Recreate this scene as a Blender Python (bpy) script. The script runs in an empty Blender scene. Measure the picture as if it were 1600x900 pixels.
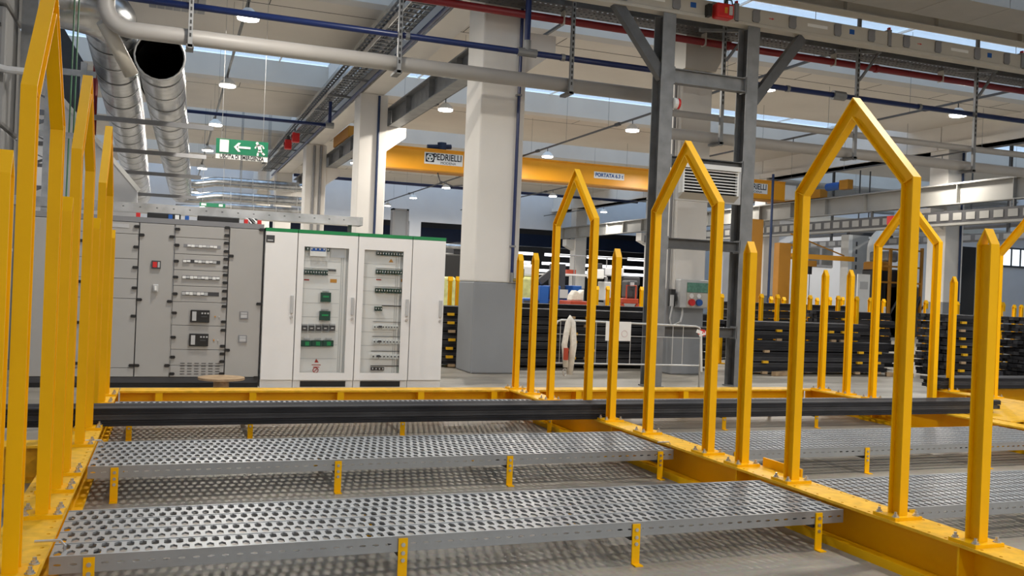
import bpy, math, random
from mathutils import Vector, Matrix
random.seed(7)
SC = bpy.context.scene
COL = SC.collection
# ------------------------------------------------------------------ camera
F, YAW, PITCH, ROLL, CAMH = 1420.0, .360, -.0015, .0405, 1.45      # focal length in pixels of a 1600 px wide frame
def _axes():
    cy, sy = math.cos(YAW), math.sin(YAW)
    w = Vector((sy*math.cos(PITCH), cy*math.cos(PITCH), math.sin(PITCH)))
    r0 = Vector((cy, -sy, 0)); u0 = r0.cross(w)
    c, s = math.cos(ROLL), math.sin(ROLL)
    return c*r0+s*u0, -s*r0+c*u0, w
RX, UX, WX = _axes()
CPOS = Vector((0, 0, CAMH))
cam_d = bpy.data.cameras.new('camera'); cam = bpy.data.objects.new('camera', cam_d); COL.objects.link(cam)
cam_d.sensor_width = 36; cam_d.lens = F/1600*36; cam_d.clip_start = .05; cam_d.clip_end = 300
cam.matrix_world = Matrix(((RX.x, UX.x, -WX.x, 0), (RX.y, UX.y, -WX.y, 0), (RX.z, UX.z, -WX.z, CAMH), (0, 0, 0, 1)))
SC.camera = cam
# ------------------------------------------------------------------ sky, exposure
SKY = 1.35
wd = bpy.data.worlds.new('sky'); SC.world = wd; wd.use_nodes = True
bg = wd.node_tree.nodes['Background']; bg.inputs[0].default_value = (.60, .78, 1.0, 1); bg.inputs[1].default_value = SKY
SC.view_settings.view_transform = 'Standard'; SC.view_settings.look = 'None'
SC.view_settings.gamma = 1; SC.view_settings.exposure = 0.28; SC.view_settings.use_curve_mapping = False
LAMP_W = 175.0
# ------------------------------------------------------------------ measuring helpers: a ray of the survey camera met with a real plane
def _ray(x, y): return RX*((x-800)/F) - UX*((y-450)/F) + WX
def at_y(x, y, Y): d = _ray(x, y); return CPOS + d*(Y/d.y)
def at_x(x, y, X): d = _ray(x, y); return CPOS + d*(X/d.x)
def at_z(x, y, Z): d = _ray(x, y); return CPOS + d*((Z-CAMH)/d.z)
# ------------------------------------------------------------------ materials
MATS = {}
def mat(name, col, rough=.5, metal=0., var=.06, scale=6., bump=0., bscale=60., emit=0., spec=.5, coat=0.):
    if name in MATS: return MATS[name]
    m = bpy.data.materials.new(name); m.use_nodes = True; n = m.node_tree.nodes; l = m.node_tree.links
    b = n['Principled BSDF']; b.inputs['Roughness'].default_value = rough; b.inputs['Metallic'].default_value = metal
    b.inputs['Specular IOR Level'].default_value = spec; b.inputs['Coat Weight'].default_value = coat
    tc = n.new('ShaderNodeTexCoord')
    nz = n.new('ShaderNodeTexNoise'); nz.inputs['Scale'].default_value = scale; nz.inputs['Detail'].default_value = 4
    l.new(tc.outputs['Object'], nz.inputs['Vector'])
    rp = n.new('ShaderNodeValToRGB'); e = rp.color_ramp.elements
    e[0].position = .3; e[1].position = .7
    e[0].color = tuple(max(0, c*(1-var)) for c in col)+(1,); e[1].color = tuple(min(1, c*(1+var)) for c in col)+(1,)
    l.new(nz.outputs['Fac'], rp.inputs['Fac']); l.new(rp.outputs['Color'], b.inputs['Base Color'])
    if bump:
        n2 = n.new('ShaderNodeTexNoise'); n2.inputs['Scale'].default_value = bscale; n2.inputs['Detail'].default_value = 3
        bp = n.new('ShaderNodeBump'); bp.inputs['Strength'].default_value = bump; bp.inputs['Distance'].default_value = .01
        l.new(tc.outputs['Object'], n2.inputs['Vector']); l.new(n2.outputs['Fac'], bp.inputs['Height']); l.new(bp.outputs['Normal'], b.inputs['Normal'])
    if emit:
        b.inputs['Emission Color'].default_value = tuple(col)+(1,); b.inputs['Emission Strength'].default_value = emit
    MATS[name] = m; return m
YEL = mat('yellow_paint', (.88, .465, .0), .42, 0, .04, 3, .03, 200, spec=.22)
YTOP = mat('yellow_paint_scuffed', (.80, .44, .02), .45, 0, .16, 14, .05, 120, spec=.25)
GALV = mat('galvanised_steel', (.42, .43, .44), .24, .92, .25, 5)
MSHADE = mat('mouth_shade_black', (.006, .006, .006), .95, 0, .1, 5, spec=0)  # near black standing for the shade inside the duct mouth
TUBEW = mat('worn_white_tube', (.55, .55, .53), .4, .1, .08, 8)
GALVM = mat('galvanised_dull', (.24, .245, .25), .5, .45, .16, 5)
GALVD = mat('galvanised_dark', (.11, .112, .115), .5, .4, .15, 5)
PLANK = mat('galvanised_plank', (.33, .345, .36), .42, .40, .06, 4)
ZINC = mat('zinc_bolt', (.55, .55, .55), .3, .8, .05, 30)
CONC = mat('white_painted_concrete', (.74, .71, .67), .7, 0, .04, 1.2, .03, 40)
CGREY = mat('grey_painted_concrete', (.25, .26, .275), .6, 0, .05, 1.2, .03, 40)
ROOFM = mat('precast_roof', (.62, .58, .525), .8, 0, .05, .6, .03, 25)
DARK = mat('dark_joint', (.03, .03, .03), .7)
BLACK = mat('black_plastic', (.012, .012, .013), .4)
BAR = mat('black_steel_profile', (.030, .030, .034), .65, 0, .18, 3, spec=.10)
BARL = mat('black_steel_profile_worn', (.055, .055, .06), .6, 0, .2, 4, spec=.15)
WCAB = mat('white_cabinet', (.84, .82, .80), .4, 0, .02, 2)
GCAB = mat('grey_cabinet', (.40, .385, .365), .45, 0, .03, 2)
GREEN = mat('green_trim', (.0, .22, .06), .4)
DGREEN = mat('dark_green_device', (.005, .045, .03), .4)
WHITE = mat('white_plastic', (.82, .82, .80), .45, 0, .02)
CREAM = mat('cream_paint', (.52, .49, .43), .5, 0, .04, 2)
LGREY = mat('light_grey_plastic', (.50, .50, .50), .45, 0, .03)
MGREY = mat('mid_grey_metal', (.24, .24, .25), .5, .1, .05)
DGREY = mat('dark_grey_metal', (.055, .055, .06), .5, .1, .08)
BLUE = mat('blue_pipe', (.006, .018, .095), .35, 0, .05)
RED = mat('red_pipe', (.23, .012, .015), .4, 0, .06)
REDB = mat('red_device', (.62, .02, .02), .4, 0, .04)
ORANGE = mat('crane_orange', (.85, .36, .012), .4, 0, .05, 1)
OCHRE = mat('ochre_paint', (.42, .18, .01), .5, 0, .06, 2)
WOOD = mat('raw_wood', (.42, .29, .17), .7, 0, .25, 9, .05, 80)
PIPEG = mat('light_grey_pipe', (.42, .40, .38), .45, 0, .04, 2)
BLUEM = mat('blue_machine', (.01, .09, .36), .45, 0, .08, 4)
REDM = mat('red_machine', (.40, .05, .02), .5, 0, .1, 4)
EXG = mat('exit_green', (.0, .16, .075), .5, 0, .02)
TEXTK = mat('black_print', (.01, .01, .015), .5)
TEXTB = mat('blue_print', (.01, .08, .30), .5)
TEXTR = mat('red_print', (.45, .03, .02), .5)
LABO = mat('orange_label', (.60, .26, .02), .5)
CANVAS = mat('canvas_strap', (.70, .66, .58), .8, 0, .12, 20, .2, 90)
FILM = mat('pale_yellow_film', (.60, .60, .25), .3, 0, .2, 6, .3, 8)
NAVY = mat('navy_steel', (.012, .03, .09), .5, 0, .1, 1)
WALLM = mat('wall_white', (.70, .71, .74), .75, 0, .03, 1)
WALLG = mat('wall_grey_panel', (.20, .20, .20), .6, 0, .04, 1)
LAMPM = mat('lamp_lens', (1., .97, .9), .5, 0, 0, emit=14.)
TUBEM = mat('strip_light', (.95, .97, 1.), .5, 0, 0, emit=2.2)
DAYM = mat('daylight_pane', (.86, .94, 1.), .4, 0, .02, emit=1.0)
def pane_mat(name, col, mix):
    m = bpy.data.materials.new(name); m.use_nodes = True; n = m.node_tree.nodes; l = m.node_tree.links
    for x in list(n):
        if x.type == 'BSDF_PRINCIPLED': n.remove(x)
    t = n.new('ShaderNodeBsdfTransparent'); t.inputs[0].default_value = tuple(col)+(1,)
    g = n.new('ShaderNodeBsdfGlossy'); g.inputs['Roughness'].default_value = .05
    fr = n.new('ShaderNodeFresnel'); fr.inputs[0].default_value = 1.45
    mx = n.new('ShaderNodeMixShader'); ml = n.new('ShaderNodeMath'); ml.operation = 'MULTIPLY'; ml.inputs[1].default_value = mix
    l.new(fr.outputs[0], ml.inputs[0]); l.new(ml.outputs[0], mx.inputs[0]); l.new(t.outputs[0], mx.inputs[1]); l.new(g.outputs[0], mx.inputs[2])
    l.new(mx.outputs[0], n['Material Output'].inputs[0]); MATS[name] = m; return m
GLASS = pane_mat('clear_door_glass', (.97, .98, .98), .3)
SKYGLASS = pane_mat('skylight_glass', (.94, .97, 1.0), .5)
def floor_mat():
    m = bpy.data.materials.new('polished_concrete_floor'); m.use_nodes = True; n = m.node_tree.nodes; l = m.node_tree.links
    b = n['Principled BSDF']; tc = n.new('ShaderNodeTexCoord')
    a = n.new('ShaderNodeTexNoise'); a.inputs['Scale'].default_value = .55; a.inputs['Detail'].default_value = 8; a.inputs['Roughness'].default_value = .65
    mp = n.new('ShaderNodeMapping'); mp.inputs['Scale'].default_value = (1, 2.4, 1)
    l.new(tc.outputs['Object'], mp.inputs[0]); l.new(mp.outputs[0], a.inputs['Vector'])
    r = n.new('ShaderNodeValToRGB'); e = r.color_ramp.elements; e[0].position = .35; e[0].color = (.195, .172, .14, 1); e[1].position = .68; e[1].color = (.41, .372, .312, 1)
    l.new(a.outputs['Fac'], r.inputs[0])
    f = n.new('ShaderNodeTexNoise'); f.inputs['Scale'].default_value = 45; f.inputs['Detail'].default_value = 5
    l.new(tc.outputs['Object'], f.inputs['Vector'])
    mx = n.new('ShaderNodeMix'); mx.data_type = 'RGBA'; mx.blend_type = 'OVERLAY'; mx.inputs[0].default_value = .25
    l.new(r.outputs[0], mx.inputs[6]); l.new(f.outputs['Color'], mx.inputs[7]); l.new(mx.outputs[2], b.inputs['Base Color'])
    rr = n.new('ShaderNodeMapRange'); rr.inputs[3].default_value = .34; rr.inputs[4].default_value = .52
    l.new(a.outputs['Fac'], rr.inputs[0]); l.new(rr.outputs[0], b.inputs['Roughness'])
    MATS['floor'] = m; return m
FLOORM = floor_mat()
# ------------------------------------------------------------------ mesh helpers
class MB:
    def __init__(s): s.v = []; s.f = []
    def quad(s, *p): i = len(s.v); s.v += [tuple(q) for q in p]; s.f.append(tuple(range(i, i+len(p))))
    def box(s, x0, x1, y0, y1, z0, z1):
        i = len(s.v)
        s.v += [(x0,y0,z0),(x1,y0,z0),(x1,y1,z0),(x0,y1,z0),(x0,y0,z1),(x1,y0,z1),(x1,y1,z1),(x0,y1,z1)]
        s.f += [tuple(i+k for k in q) for q in ((0,3,2,1),(4,5,6,7),(0,1,5,4),(1,2,6,5),(2,3,7,6),(3,0,4,7))]; return s
    def prism(s, poly, axis, a, b):
        """extrude a polygon along axis: 'x' takes (y,z), 'y' takes (x,z), 'z' takes (x,y)"""
        def P(p, t): return {'x': (t, p[0], p[1]), 'y': (p[0], t, p[1]), 'z': (p[0], p[1], t)}[axis]
        i = len(s.v); k = len(poly)
        s.v += [P(p, a) for p in poly]+[P(p, b) for p in poly]
        s.f.append(tuple(range(i, i+k))[::-1]); s.f.append(tuple(range(i+k, i+2*k)))
        for j in range(k): s.f.append((i+j, i+(j+1) % k, i+k+(j+1) % k, i+k+j))
        return s
    def tube(s, pts, r, n=12, caps=True, closed=False):
        pts = [Vector(p) for p in pts]; rings = []; prev = None; N = len(pts)
        for j, p in enumerate(pts):
            if closed: d = (pts[(j+1) % N]-pts[j-1]).normalized()
            else: d = (pts[min(j+1, N-1)]-pts[max(j-1, 0)]).normalized()
            if prev is None: prev = Vector((0, 0, 1)) if abs(d.z) < .9 else Vector((1, 0, 0))
            a = (prev-d*prev.dot(d)).normalized(); b = d.cross(a); prev = a
            rr = r[j] if isinstance(r, (list, tuple)) else r
            i = len(s.v); s.v += [tuple(p+(a*math.cos(2*math.pi*k/n)+b*math.sin(2*math.pi*k/n))*rr) for k in range(n)]; rings.append(i)
        for q in range(len(rings)-(0 if closed else 1)):
            A, B = rings[q], rings[(q+1) % N]
            for k in range(n): s.f.append((A+k, A+(k+1) % n, B+(k+1) % n, B+k))
        if caps and not closed:
            s.f.append(tuple(rings[0]+k for k in range(n))[::-1]); s.f.append(tuple(rings[-1]+k for k in range(n)))
        return s
    def bar(s, p0, p1, w, h):
        """rectangular bar between two points, w sideways, h upward"""
        p0, p1 = Vector(p0), Vector(p1); d = (p1-p0).normalized()
        up = Vector((0, 0, 1)) if abs(d.z) < .95 else Vector((0, 1, 0))
        a = d.cross(up).normalized(); b = a.cross(d).normalized(); i = len(s.v)
        for p in (p0, p1):
            for sa, sb in ((-1,-1),(1,-1),(1,1),(-1,1)): s.v.append(tuple(p+a*(sa*w/2)+b*(sb*h/2)))
        s.f += [(i,i+3,i+2,i+1),(i+4,i+5,i+6,i+7)]+[(i+k, i+(k+1) % 4, i+4+(k+1) % 4, i+4+k) for k in range(4)]; return s
    def ibeam_x(s, x0, x1, yc, z0, z1, w, tf=.02, tw=.015):
        s.box(x0, x1, yc-w/2, yc+w/2, z0, z0+tf); s.box(x0, x1, yc-w/2, yc+w/2, z1-tf, z1); s.box(x0, x1, yc-tw/2, yc+tw/2, z0+tf, z1-tf); return s
    def ibeam_y(s, xc, y0, y1, z0, z1, w, tf=.02, tw=.015):
        s.box(xc-w/2, xc+w/2, y0, y1, z0, z0+tf); s.box(xc-w/2, xc+w/2, y0, y1, z1-tf, z1); s.box(xc-tw/2, xc+tw/2, y0, y1, z0+tf, z1-tf); return s
    def mesh(s, name, m, smooth=False):
        me = bpy.data.meshes.new(name); me.from_pydata(s.v, [], s.f); me.materials.append(m); me.update()
        if smooth:
            for p in me.polygons: p.use_smooth = len(p.vertices) == 4
        return me
    def build(s, name, m, parent=None, smooth=False, bevel=0):
        return put(name, s.mesh(name, m, smooth), parent, bevel=bevel)
def put(name, me, parent=None, loc=None, bevel=0):
    o = bpy.data.objects.new(name, me); COL.objects.link(o)
    if loc is not None: o.location = loc
    if parent is not None:
        o.parent = parent
        if 'wl' in parent: o.matrix_parent_inverse = Matrix.Translation(-Vector(parent['wl']))
    if bevel:
        b = o.modifiers.new('bevel', 'BEVEL'); b.width = bevel; b.segments = 2; b.limit_method = 'ANGLE'
    return o
def tag(o, label, cat, group=None, kind=None):
    o['label'] = label; o['category'] = cat
    if group: o['group'] = group
    if kind: o['kind'] = kind
    return o
def struct(o, label=None):
    o['kind'] = 'structure'
    if label: o['label'] = label
    return o
WORLDROOTS = []
def thing(name, label, cat, loc=(0, 0, 0), group=None, local=False):
    """an Empty at the base of a thing. Its parts are built in world coordinates unless local"""
    o = bpy.data.objects.new(name, None); COL.objects.link(o); o.location = loc; o.empty_display_size = .1
    tag(o, label, cat, group)
    if not local: o['wl'] = tuple(float(c) for c in loc); WORLDROOTS.append(o)
    return o
def dup(root, loc, label=None, group=None, rotz=0):
    def cp(o, par):
        c = o.copy(); COL.objects.link(c); c.parent = par
        for ch in o.children: cp(ch, c)
        return c
    r = cp(root, None); r.location = loc; r.rotation_euler = (0, 0, rotz)
    if label: r['label'] = label
    if group: r['group'] = group
    return r
def text(name, s, size, m, parent, loc, rot=(math.pi/2, 0, 0), align='CENTER', width=1.0, bold=0.0):
    c = bpy.data.curves.new(name, 'FONT'); c.body = s; c.size = size; c.align_x = align; c.align_y = 'CENTER'; c.extrude = .002; c.offset = bold
    t = bpy.data.objects.new('tmp', c); COL.objects.link(t)
    me = bpy.data.meshes.new_from_object(t.evaluated_get(bpy.context.evaluated_depsgraph_get()))
    bpy.data.objects.remove(t); bpy.data.curves.remove(c); me.materials.clear(); me.materials.append(m)
    xs = [v.co.x for v in me.vertices]; fx = width/max(1e-6, max(xs)-min(xs))
    M = Matrix.Translation(Vector(loc)) @ Matrix.Rotation(rot[2], 4, 'Z') @ Matrix.Rotation(rot[0], 4, 'X') @ Matrix.Diagonal((fx, 1, 1, 1))
    me.transform(M); return put(name, me, parent)
def arc(c, a, b, r, t0, t1, n=8):
    """points on an arc about c in the plane of unit vectors a, b"""
    c, a, b = Vector(c), Vector(a), Vector(b)
    return [c+(a*math.cos(t0+(t1-t0)*k/n)+b*math.sin(t0+(t1-t0)*k/n))*r for k in range(n+1)]
def holes(mb, u0, u1, v0, v1, hu, hv, P, lip, cu=None, cv=None):
    """a cell of sheet with an elongated hexagonal hole; P maps (u,v,depth) to a point"""
    cu = (u0+u1)/2 if cu is None else cu; cv = (v0+v1)/2 if cv is None else cv
    inn = [(cu+hu, cv-hv*.55), (cu+hu, cv+hv*.55), (cu, cv+hv), (cu-hu, cv+hv*.55), (cu-hu, cv-hv*.55), (cu, cv-hv)]
    out = [(u1, v0), (u1, v1), (cu, v1), (u0, v1), (u0, v0), (cu, v0)]
    i = len(mb.v)
    mb.v += [P(a, b, 0) for a, b in out]+[P(a, b, 0) for a, b in inn]+[P(a, b, lip) for a, b in inn]
    for k in range(6):
        j = (k+1) % 6
        mb.f.append((i+k, i+j, i+6+j, i+6+k)); mb.f.append((i+6+k, i+6+j, i+12+j, i+12+k))
# ------------------------------------------------------------------ the hall: floor, roof, walls
XW0, XW1, YW0, YW1 = -4.2, 48.0, -17.0, 62.0
fl = MB().box(XW0-.3, XW1+.3, YW0-.3, YW1+22, -.2, 0).build('floor', FLOORM); struct(fl, 'mottled polished concrete floor of the hall')
ceil = bpy.data.objects.new('ceiling', None); COL.objects.link(ceil); struct(ceil, 'precast concrete roof elements with skylight strips between them')
SLABS = [(-19.4, -13.6), (-9.3, -3.55), (.75, 6.5), (10.8, 16.55), (20.85, 26.6), (30.85, 36.65), (40.9, 46.7), (50.95, 56.75), (60.9, 63)]
ZS = 7.75
spans = [(XW0-.2, 4.72), (5.30, 25.5), (26.2, XW1+.2)]
for (y0, y1) in SLABS:
    for (x0, x1) in spans:
        # hollow wing element: flat soffit, upright flanks, chamfered lower edges
        p = [(y0+.12, ZS), (y1-.12, ZS), (y1, ZS+.10), (y1, ZS+.82), (y0, ZS+.82), (y0, ZS+.10)]
        MB().prism(p, 'x', x0, x1).build('roof_slab', ROOFM, ceil)
        MB().box(x0, x1, y0+.9, y0+.93, ZS-.004, ZS+.02).build('slab_joint', DARK, ceil)
        k = x0+1.3
        while k < x1-.5:
            if y0 > 5: MB().box(k, k+.02, y0+.15, y0+.9, ZS-.004, ZS+.02).build('slab_joint', DARK, ceil)
            k += 2.5
for i in range(len(SLABS)-1):
    a, b = SLABS[i][1], SLABS[i+1][0]
    for (x0, x1) in spans:
        MB().box(x0, x1, a-.02, b+.02, ZS+.83, ZS+.85).build('skylight_pane', SKYGLASS, ceil)
        k = x0+2.5
        while k < x1:
            MB().box(k-.02, k+.02, a, b, ZS+.78, ZS+.83).build('skylight_bar', WHITE, ceil); k += 5.0
def wall(name, boxes, m, label):
    mb = MB()
    for b in boxes: mb.box(*b)
    return struct(mb.build(name, m), label)
ZT = 8.9
wl_ = wall('wall_left', [(XW0-.2, XW0, YW0, YW1, 0, ZT)], WALLM, 'pale left wall of the hall')
wall('wall_front', [(XW0, XW1, YW0-.2, YW0, 0, ZT)], WALLM, 'wall behind the photographer')
wall('wall_right', [(XW1, XW1+.2, YW0, YW1, 0, ZT)], WALLM, 'far right wall of the hall')
YB = 60.0
# rear wall: white upper band, wide openings into the next hall below it
mb = MB(); mb.box(XW0, XW1, YB, YB+.25, 5.6, ZT)
for a, b in ((-4.2, 4.6), (15.0, 15.8), (33.4, 48.0)): mb.box(a, b, YB, YB+.25, 0, 5.6)
struct(mb.build('wall_back', WALLM), 'white rear wall with wide openings to the next hall')
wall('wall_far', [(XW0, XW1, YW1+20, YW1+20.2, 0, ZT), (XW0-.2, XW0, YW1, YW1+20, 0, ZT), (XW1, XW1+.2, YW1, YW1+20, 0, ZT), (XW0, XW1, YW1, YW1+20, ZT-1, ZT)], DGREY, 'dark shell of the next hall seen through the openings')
t = thing('overhead_crane', 'dark blue overhead crane girder in the far hall behind the openings', 'crane', (14, 66, 0))
MB().box(1, 42, 66, 66.7, 4.75, 5.6).build('girder', NAVY, t)
MB().box(1, 42, 65.8, 66.9, 4.65, 4.75).build('bottom_flange', NAVY, t)
for i, (z, y) in enumerate(((4.2, 72), (3.5, 74), (2.9, 76))):
    tt = thing('strip_light', ['upper', 'middle', 'lower'][i]+' row of white strip lights in the dark far hall', 'light', (14, y, z))
    for k in range(10): MB().box(2+k*4+.6*i, 4.9+k*4+.6*i, y, y+.1, z, z+.24).build('tube', TUBEM, tt)
# ------------------------------------------------------------------ concrete columns and roof beams
def column(x0, x1, y0, y1, ztop, label, paint=1.51, corbel=0, group='white concrete columns with grey painted feet'):
    t = thing('concrete_column', label, 'column', ((x0+x1)/2, (y0+y1)/2, 0), group)
    MB().box(x0, x1, y0, y1, paint, ztop).build('shaft', CONC, t, bevel=.025)
    MB().box(x0, x1, y0, y1, 0, paint).build('painted_foot', CGREY, t, bevel=.025)
    if corbel:
        x = x1 if corbel > 0 else x0; s = corbel
        MB().prism([(x-s*.02, 5.0), (x+s*.55, 5.45), (x+s*.55, 5.72 if s > 0 else 4.85), (x-s*.02, 5.72 if s > 0 else 4.85)] if s > 0 else
                   [(x+.02, 4.05), (x-.62, 4.35), (x-.62, 4.80), (x+.02, 4.80)], 'y', y0+.1, y1-.1).build('corbel', CONC, t)
    return t
column(4.65, 5.42, 14.13, 14.96, 6.55, 'large white concrete column with grey foot just right of the white switchboard', corbel=1)
column(4.65, 5.42, 24.60, 25.43, 6.55, 'white concrete column rising behind the white switchboard, second of its row', corbel=1)
column(4.65, 5.42, 35.05, 35.88, 6.55, 'white concrete column third of its row, left of the crane girder end', corbel=1)
column(4.65, 5.42, 45.50, 46.33, 6.55, 'slim distant white concrete column behind the silver cross ducts', corbel=1)
column(4.65, 5.42, 56.0, 56.8, 6.55, 'farthest white concrete column of the left row near the rear wall')
for i, y in enumerate((24.6, 35.05, 45.5, 55.9)):
    column(25.47, 26.30, y, y+.83, 6.9, ['white concrete column with bracket behind the nearest tall yellow arch on the right',
      'white concrete column behind the orange jib crane', 'distant white column with bracket beside the far openings', 'farthest white column of the right row'][i], corbel=-1)
t = column(8.40, 9.03, 14.13, 14.85, 5.449, 'white concrete column between the two galvanised steel posts, carrying the socket box', paint=1.51)
MB().prism([(8.40, 5.45), (9.03, 5.45), (9.38, 6.1), (9.38, 6.45), (8.40, 6.45)], 'y', 14.05, 14.9).build('capital', CREAM, t)
rb = thing('concrete_roof_beam', 'long concrete roof beam over the left column row', 'beam', (5.0, 20, 6.55))
for a, b in ((YW0, 3.9), (3.93, 14.5), (14.53, 24.98), (25.02, 35.4), (35.44, 46), (46.03, YB)):
    MB().box(4.72, 5.30, a, b, 6.55, ZS+.9).build('span', CONC, rb)
rb = thing('concrete_roof_beam', 'long concrete roof beam over the right column row', 'beam', (25.85, 20, 6.9))
for a, b in ((YW0, 14.5), (14.53, 24.98), (25.02, 35.4), (35.44, 46), (46.03, YB)):
    MB().box(25.5, 26.2, a, b, 6.9, ZS+.9).build('span', CONC, rb); MB().box(25.36, 26.34, a, b, 6.9, 7.12).build('ledge', CONC, rb)
# ------------------------------------------------------------------ crane runways and the orange crane
def runway(xc, z0, z1, y0, y1, label, w=.32, st=2.2, m=GALVM):
    t = thing('crane_runway', label, 'beam', (xc, (y0+y1)/2, z0))
    MB().ibeam_y(xc, y0, y1, z0, z1, w, .03, .02).build('beam', m, t)
    y = y0+1.0
    while y < y1: MB().box(xc-w/2+.02, xc+w/2-.02, y-.01, y+.01, z0+.03, z1-.03).build('stiffener', m, t); y += st
    MB().box(xc-.03, xc+.03, y0, y1, z1, z1+.05).build('rail', MGREY, t)
    return t
runway(5.62, 5.72, 6.25, 15.2, 24.95, 'grey steel crane runway beam between the first two concrete columns')
runway(5.62, 5.72, 6.25, 25.05, 45.4, 'grey steel crane runway beam left of the second concrete column')
runway(24.9, 4.85, 5.55, 11.5, 58, 'long pale steel crane runway beam on the right column row', w=.36, m=mat('grey_painted_steel', (.27, .265, .25), .5, 0, .05, 2))
YC = 32.0
cr = thing('overhead_crane', 'orange overhead travelling crane girder spanning the middle bay', 'crane', (15, YC, 5.5))
MB().box(6.0, 24.2, YC, YC+.55, 5.55, 6.30).build('girder', ORANGE, cr)
MB().box(6.0, 24.2, YC-.06, YC+.61, 5.50, 5.55).build('bottom_flange', OCHRE, cr); MB().box(5.8, 24.2, YC-.04, YC+.59, 6.30, 6.34).build('top_flange', ORANGE, cr)
MB().box(5.45, 5.80, YC-1.2, YC+1.8, 6.30, 6.68).build('end_carriage', OCHRE, cr, bevel=.02)
MB().box(24.2, 24.75, YC-.02, YC+.57, 5.62, 6.22).build('end_plate', WHITE, cr)
MB().box(24.7, 25.1, YC-1.6, YC+1.9, 5.60, 5.95).build('end_carriage', OCHRE, cr, bevel=.02)
g = MB().tube([(24.85, YC-1.9, 6.0), (24.85, YC-2.7, 6.0)], .16, 12).build('travel_motor', BLUEM, cr)
MB().box(24.72, 25.0, YC-3.2, YC-2.7, 5.82, 6.2).build('gearbox', OCHRE, cr, bevel=.02)
MB().tube([(9.15, YC+.2, 6.34), (9.15, YC+.2, 6.62)], .17, 10).build('hoist_motor', NAVY, cr)
MB().tube([(8.6, YC+.2, 6.42), (9.5, YC+.2, 6.5)], .09, 8).build('hoist_drum', NAVY, cr)
def name_plate(px0, py0, px1, py1, logo=True):
    a, b = at_y(px0, py0, YC), at_y(px1, py1, YC); z = (a.z+b.z)/2
    h = .42
    p = MB().box(a.x, b.x, YC-.015, YC-.001, z-h/2, z+h/2).build('name_plate', WHITE, cr); W = b.x-a.x
    ex = a.x+.06*W+.12
    MB().box(ex-.16, ex+.16, YC-.02, YC-.016, z-.14, z+.17).build('emblem', TEXTK, p)
    c = MB(); c.prism([(ex+.135*math.cos(k*.5236), z+.015+.135*math.sin(k*.5236)) for k in range(12)], 'y', YC-.024, YC-.021); c.build('emblem_disc', WHITE, p)
    c = MB()
    for q in range(3):
        t0 = math.radians(90+120*q)
        c.prism([(ex+.02*math.cos(t0), z+.015+.02*math.sin(t0))]+[(ex+.1*math.cos(t0+d), z+.015+.1*math.sin(t0+d)) for d in (-.5, -.2, .2, .5)], 'y', YC-.028, YC-.025)
    c.build('emblem_blades', DGREEN, p)
    text('lettering', 'PEDRIELLI', .33, TEXTK, p, (a.x+W*.60, YC-.018, z+.055), width=W*.72, bold=.006)
    text('lettering', 'MODENA', .13, TEXTK, p, (a.x+W*.62, YC-.018, z-.145), width=W*.40)
name_plate(663, 246, 723, 252)
name_plate(1150, 292, 1199, 295)
a, b = at_y(928, 273, YC), at_y(975, 277, YC); z = (a.z+b.z)/2
p = MB().box(a.x, b.x, YC-.015, YC-.001, z-.13, z+.13).build('load_plate', WHITE, cr)
text('lettering', 'PORTATA 6.3 t', .20, TEXTB, p, ((a.x+b.x)/2, YC-.018, z), width=(b.x-a.x)*.92, bold=.006)
MB().tube([(9.0, YC+.1, 5.5), (9.1, YC+.1, 5.2), (9.6, YC+.1, 5.05), (10.2, YC+.1, 5.15)], .025, 6).build('feed_cable', DGREY, cr)
# ------------------------------------------------------------------ lamps on their tracks (a regular grid, plus some added for more light)
LX = [1.15, 6.75, 12.40, 18.05, 24.1, 33.0]; LY = [-14.55, -8.2, -1.85, 4.5, 10.85, 17.2, 23.55, 29.9, 36.25, 42.6, 49.0, 55.3]  # last column and last row added to brighten the right bay and rear wall
lamp0 = thing('high_bay_lamp', '', 'lamp', (0, 0, 0), 'round high bay lamps under the roof', local=True)
MB().tube([(0, 0, .03), (0, 0, .05), (0, 0, .12), (0, 0, .2)], [.20, .22, .16, .07], 20).build('housing', WHITE, lamp0)
MB().tube([(0, 0, .0), (0, 0, .03)], .19, 20).build('lens', LAMPM, lamp0)
MB().tube([(0, 0, .2), (0, 0, .32)], .015, 6).build('hanger', GALVD, lamp0)
ld = bpy.data.lights.new('lamp_light', 'AREA'); ld.shape = 'DISK'; ld.size = .38; ld.energy = LAMP_W; ld.color = (1, .93, .82)
lo = bpy.data.objects.new('lamp_light', ld); COL.objects.link(lo); lo.parent = lamp0; lo.location = (0, 0, -.012)
rown = ['left aisle track', 'second track', 'middle track', 'fourth track', 'right column row', 'added row behind the right columns']
first = True
def nolamp(i, j):
    # the aisle row starts over the switchboards, with lamps added behind the camera to light the left posts, the clad box hangs where the next rows would have theirs, the column row has few
    return (i == 0 and 1 < j < 4) or (0 < i < 4 and j == 4) or (i == 3 and j < 3) or (i == 4 and j not in (6, 8, 10)) or (i == 5 and j not in (6, 7, 8)) or (j == 0 and i > 2)
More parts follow.
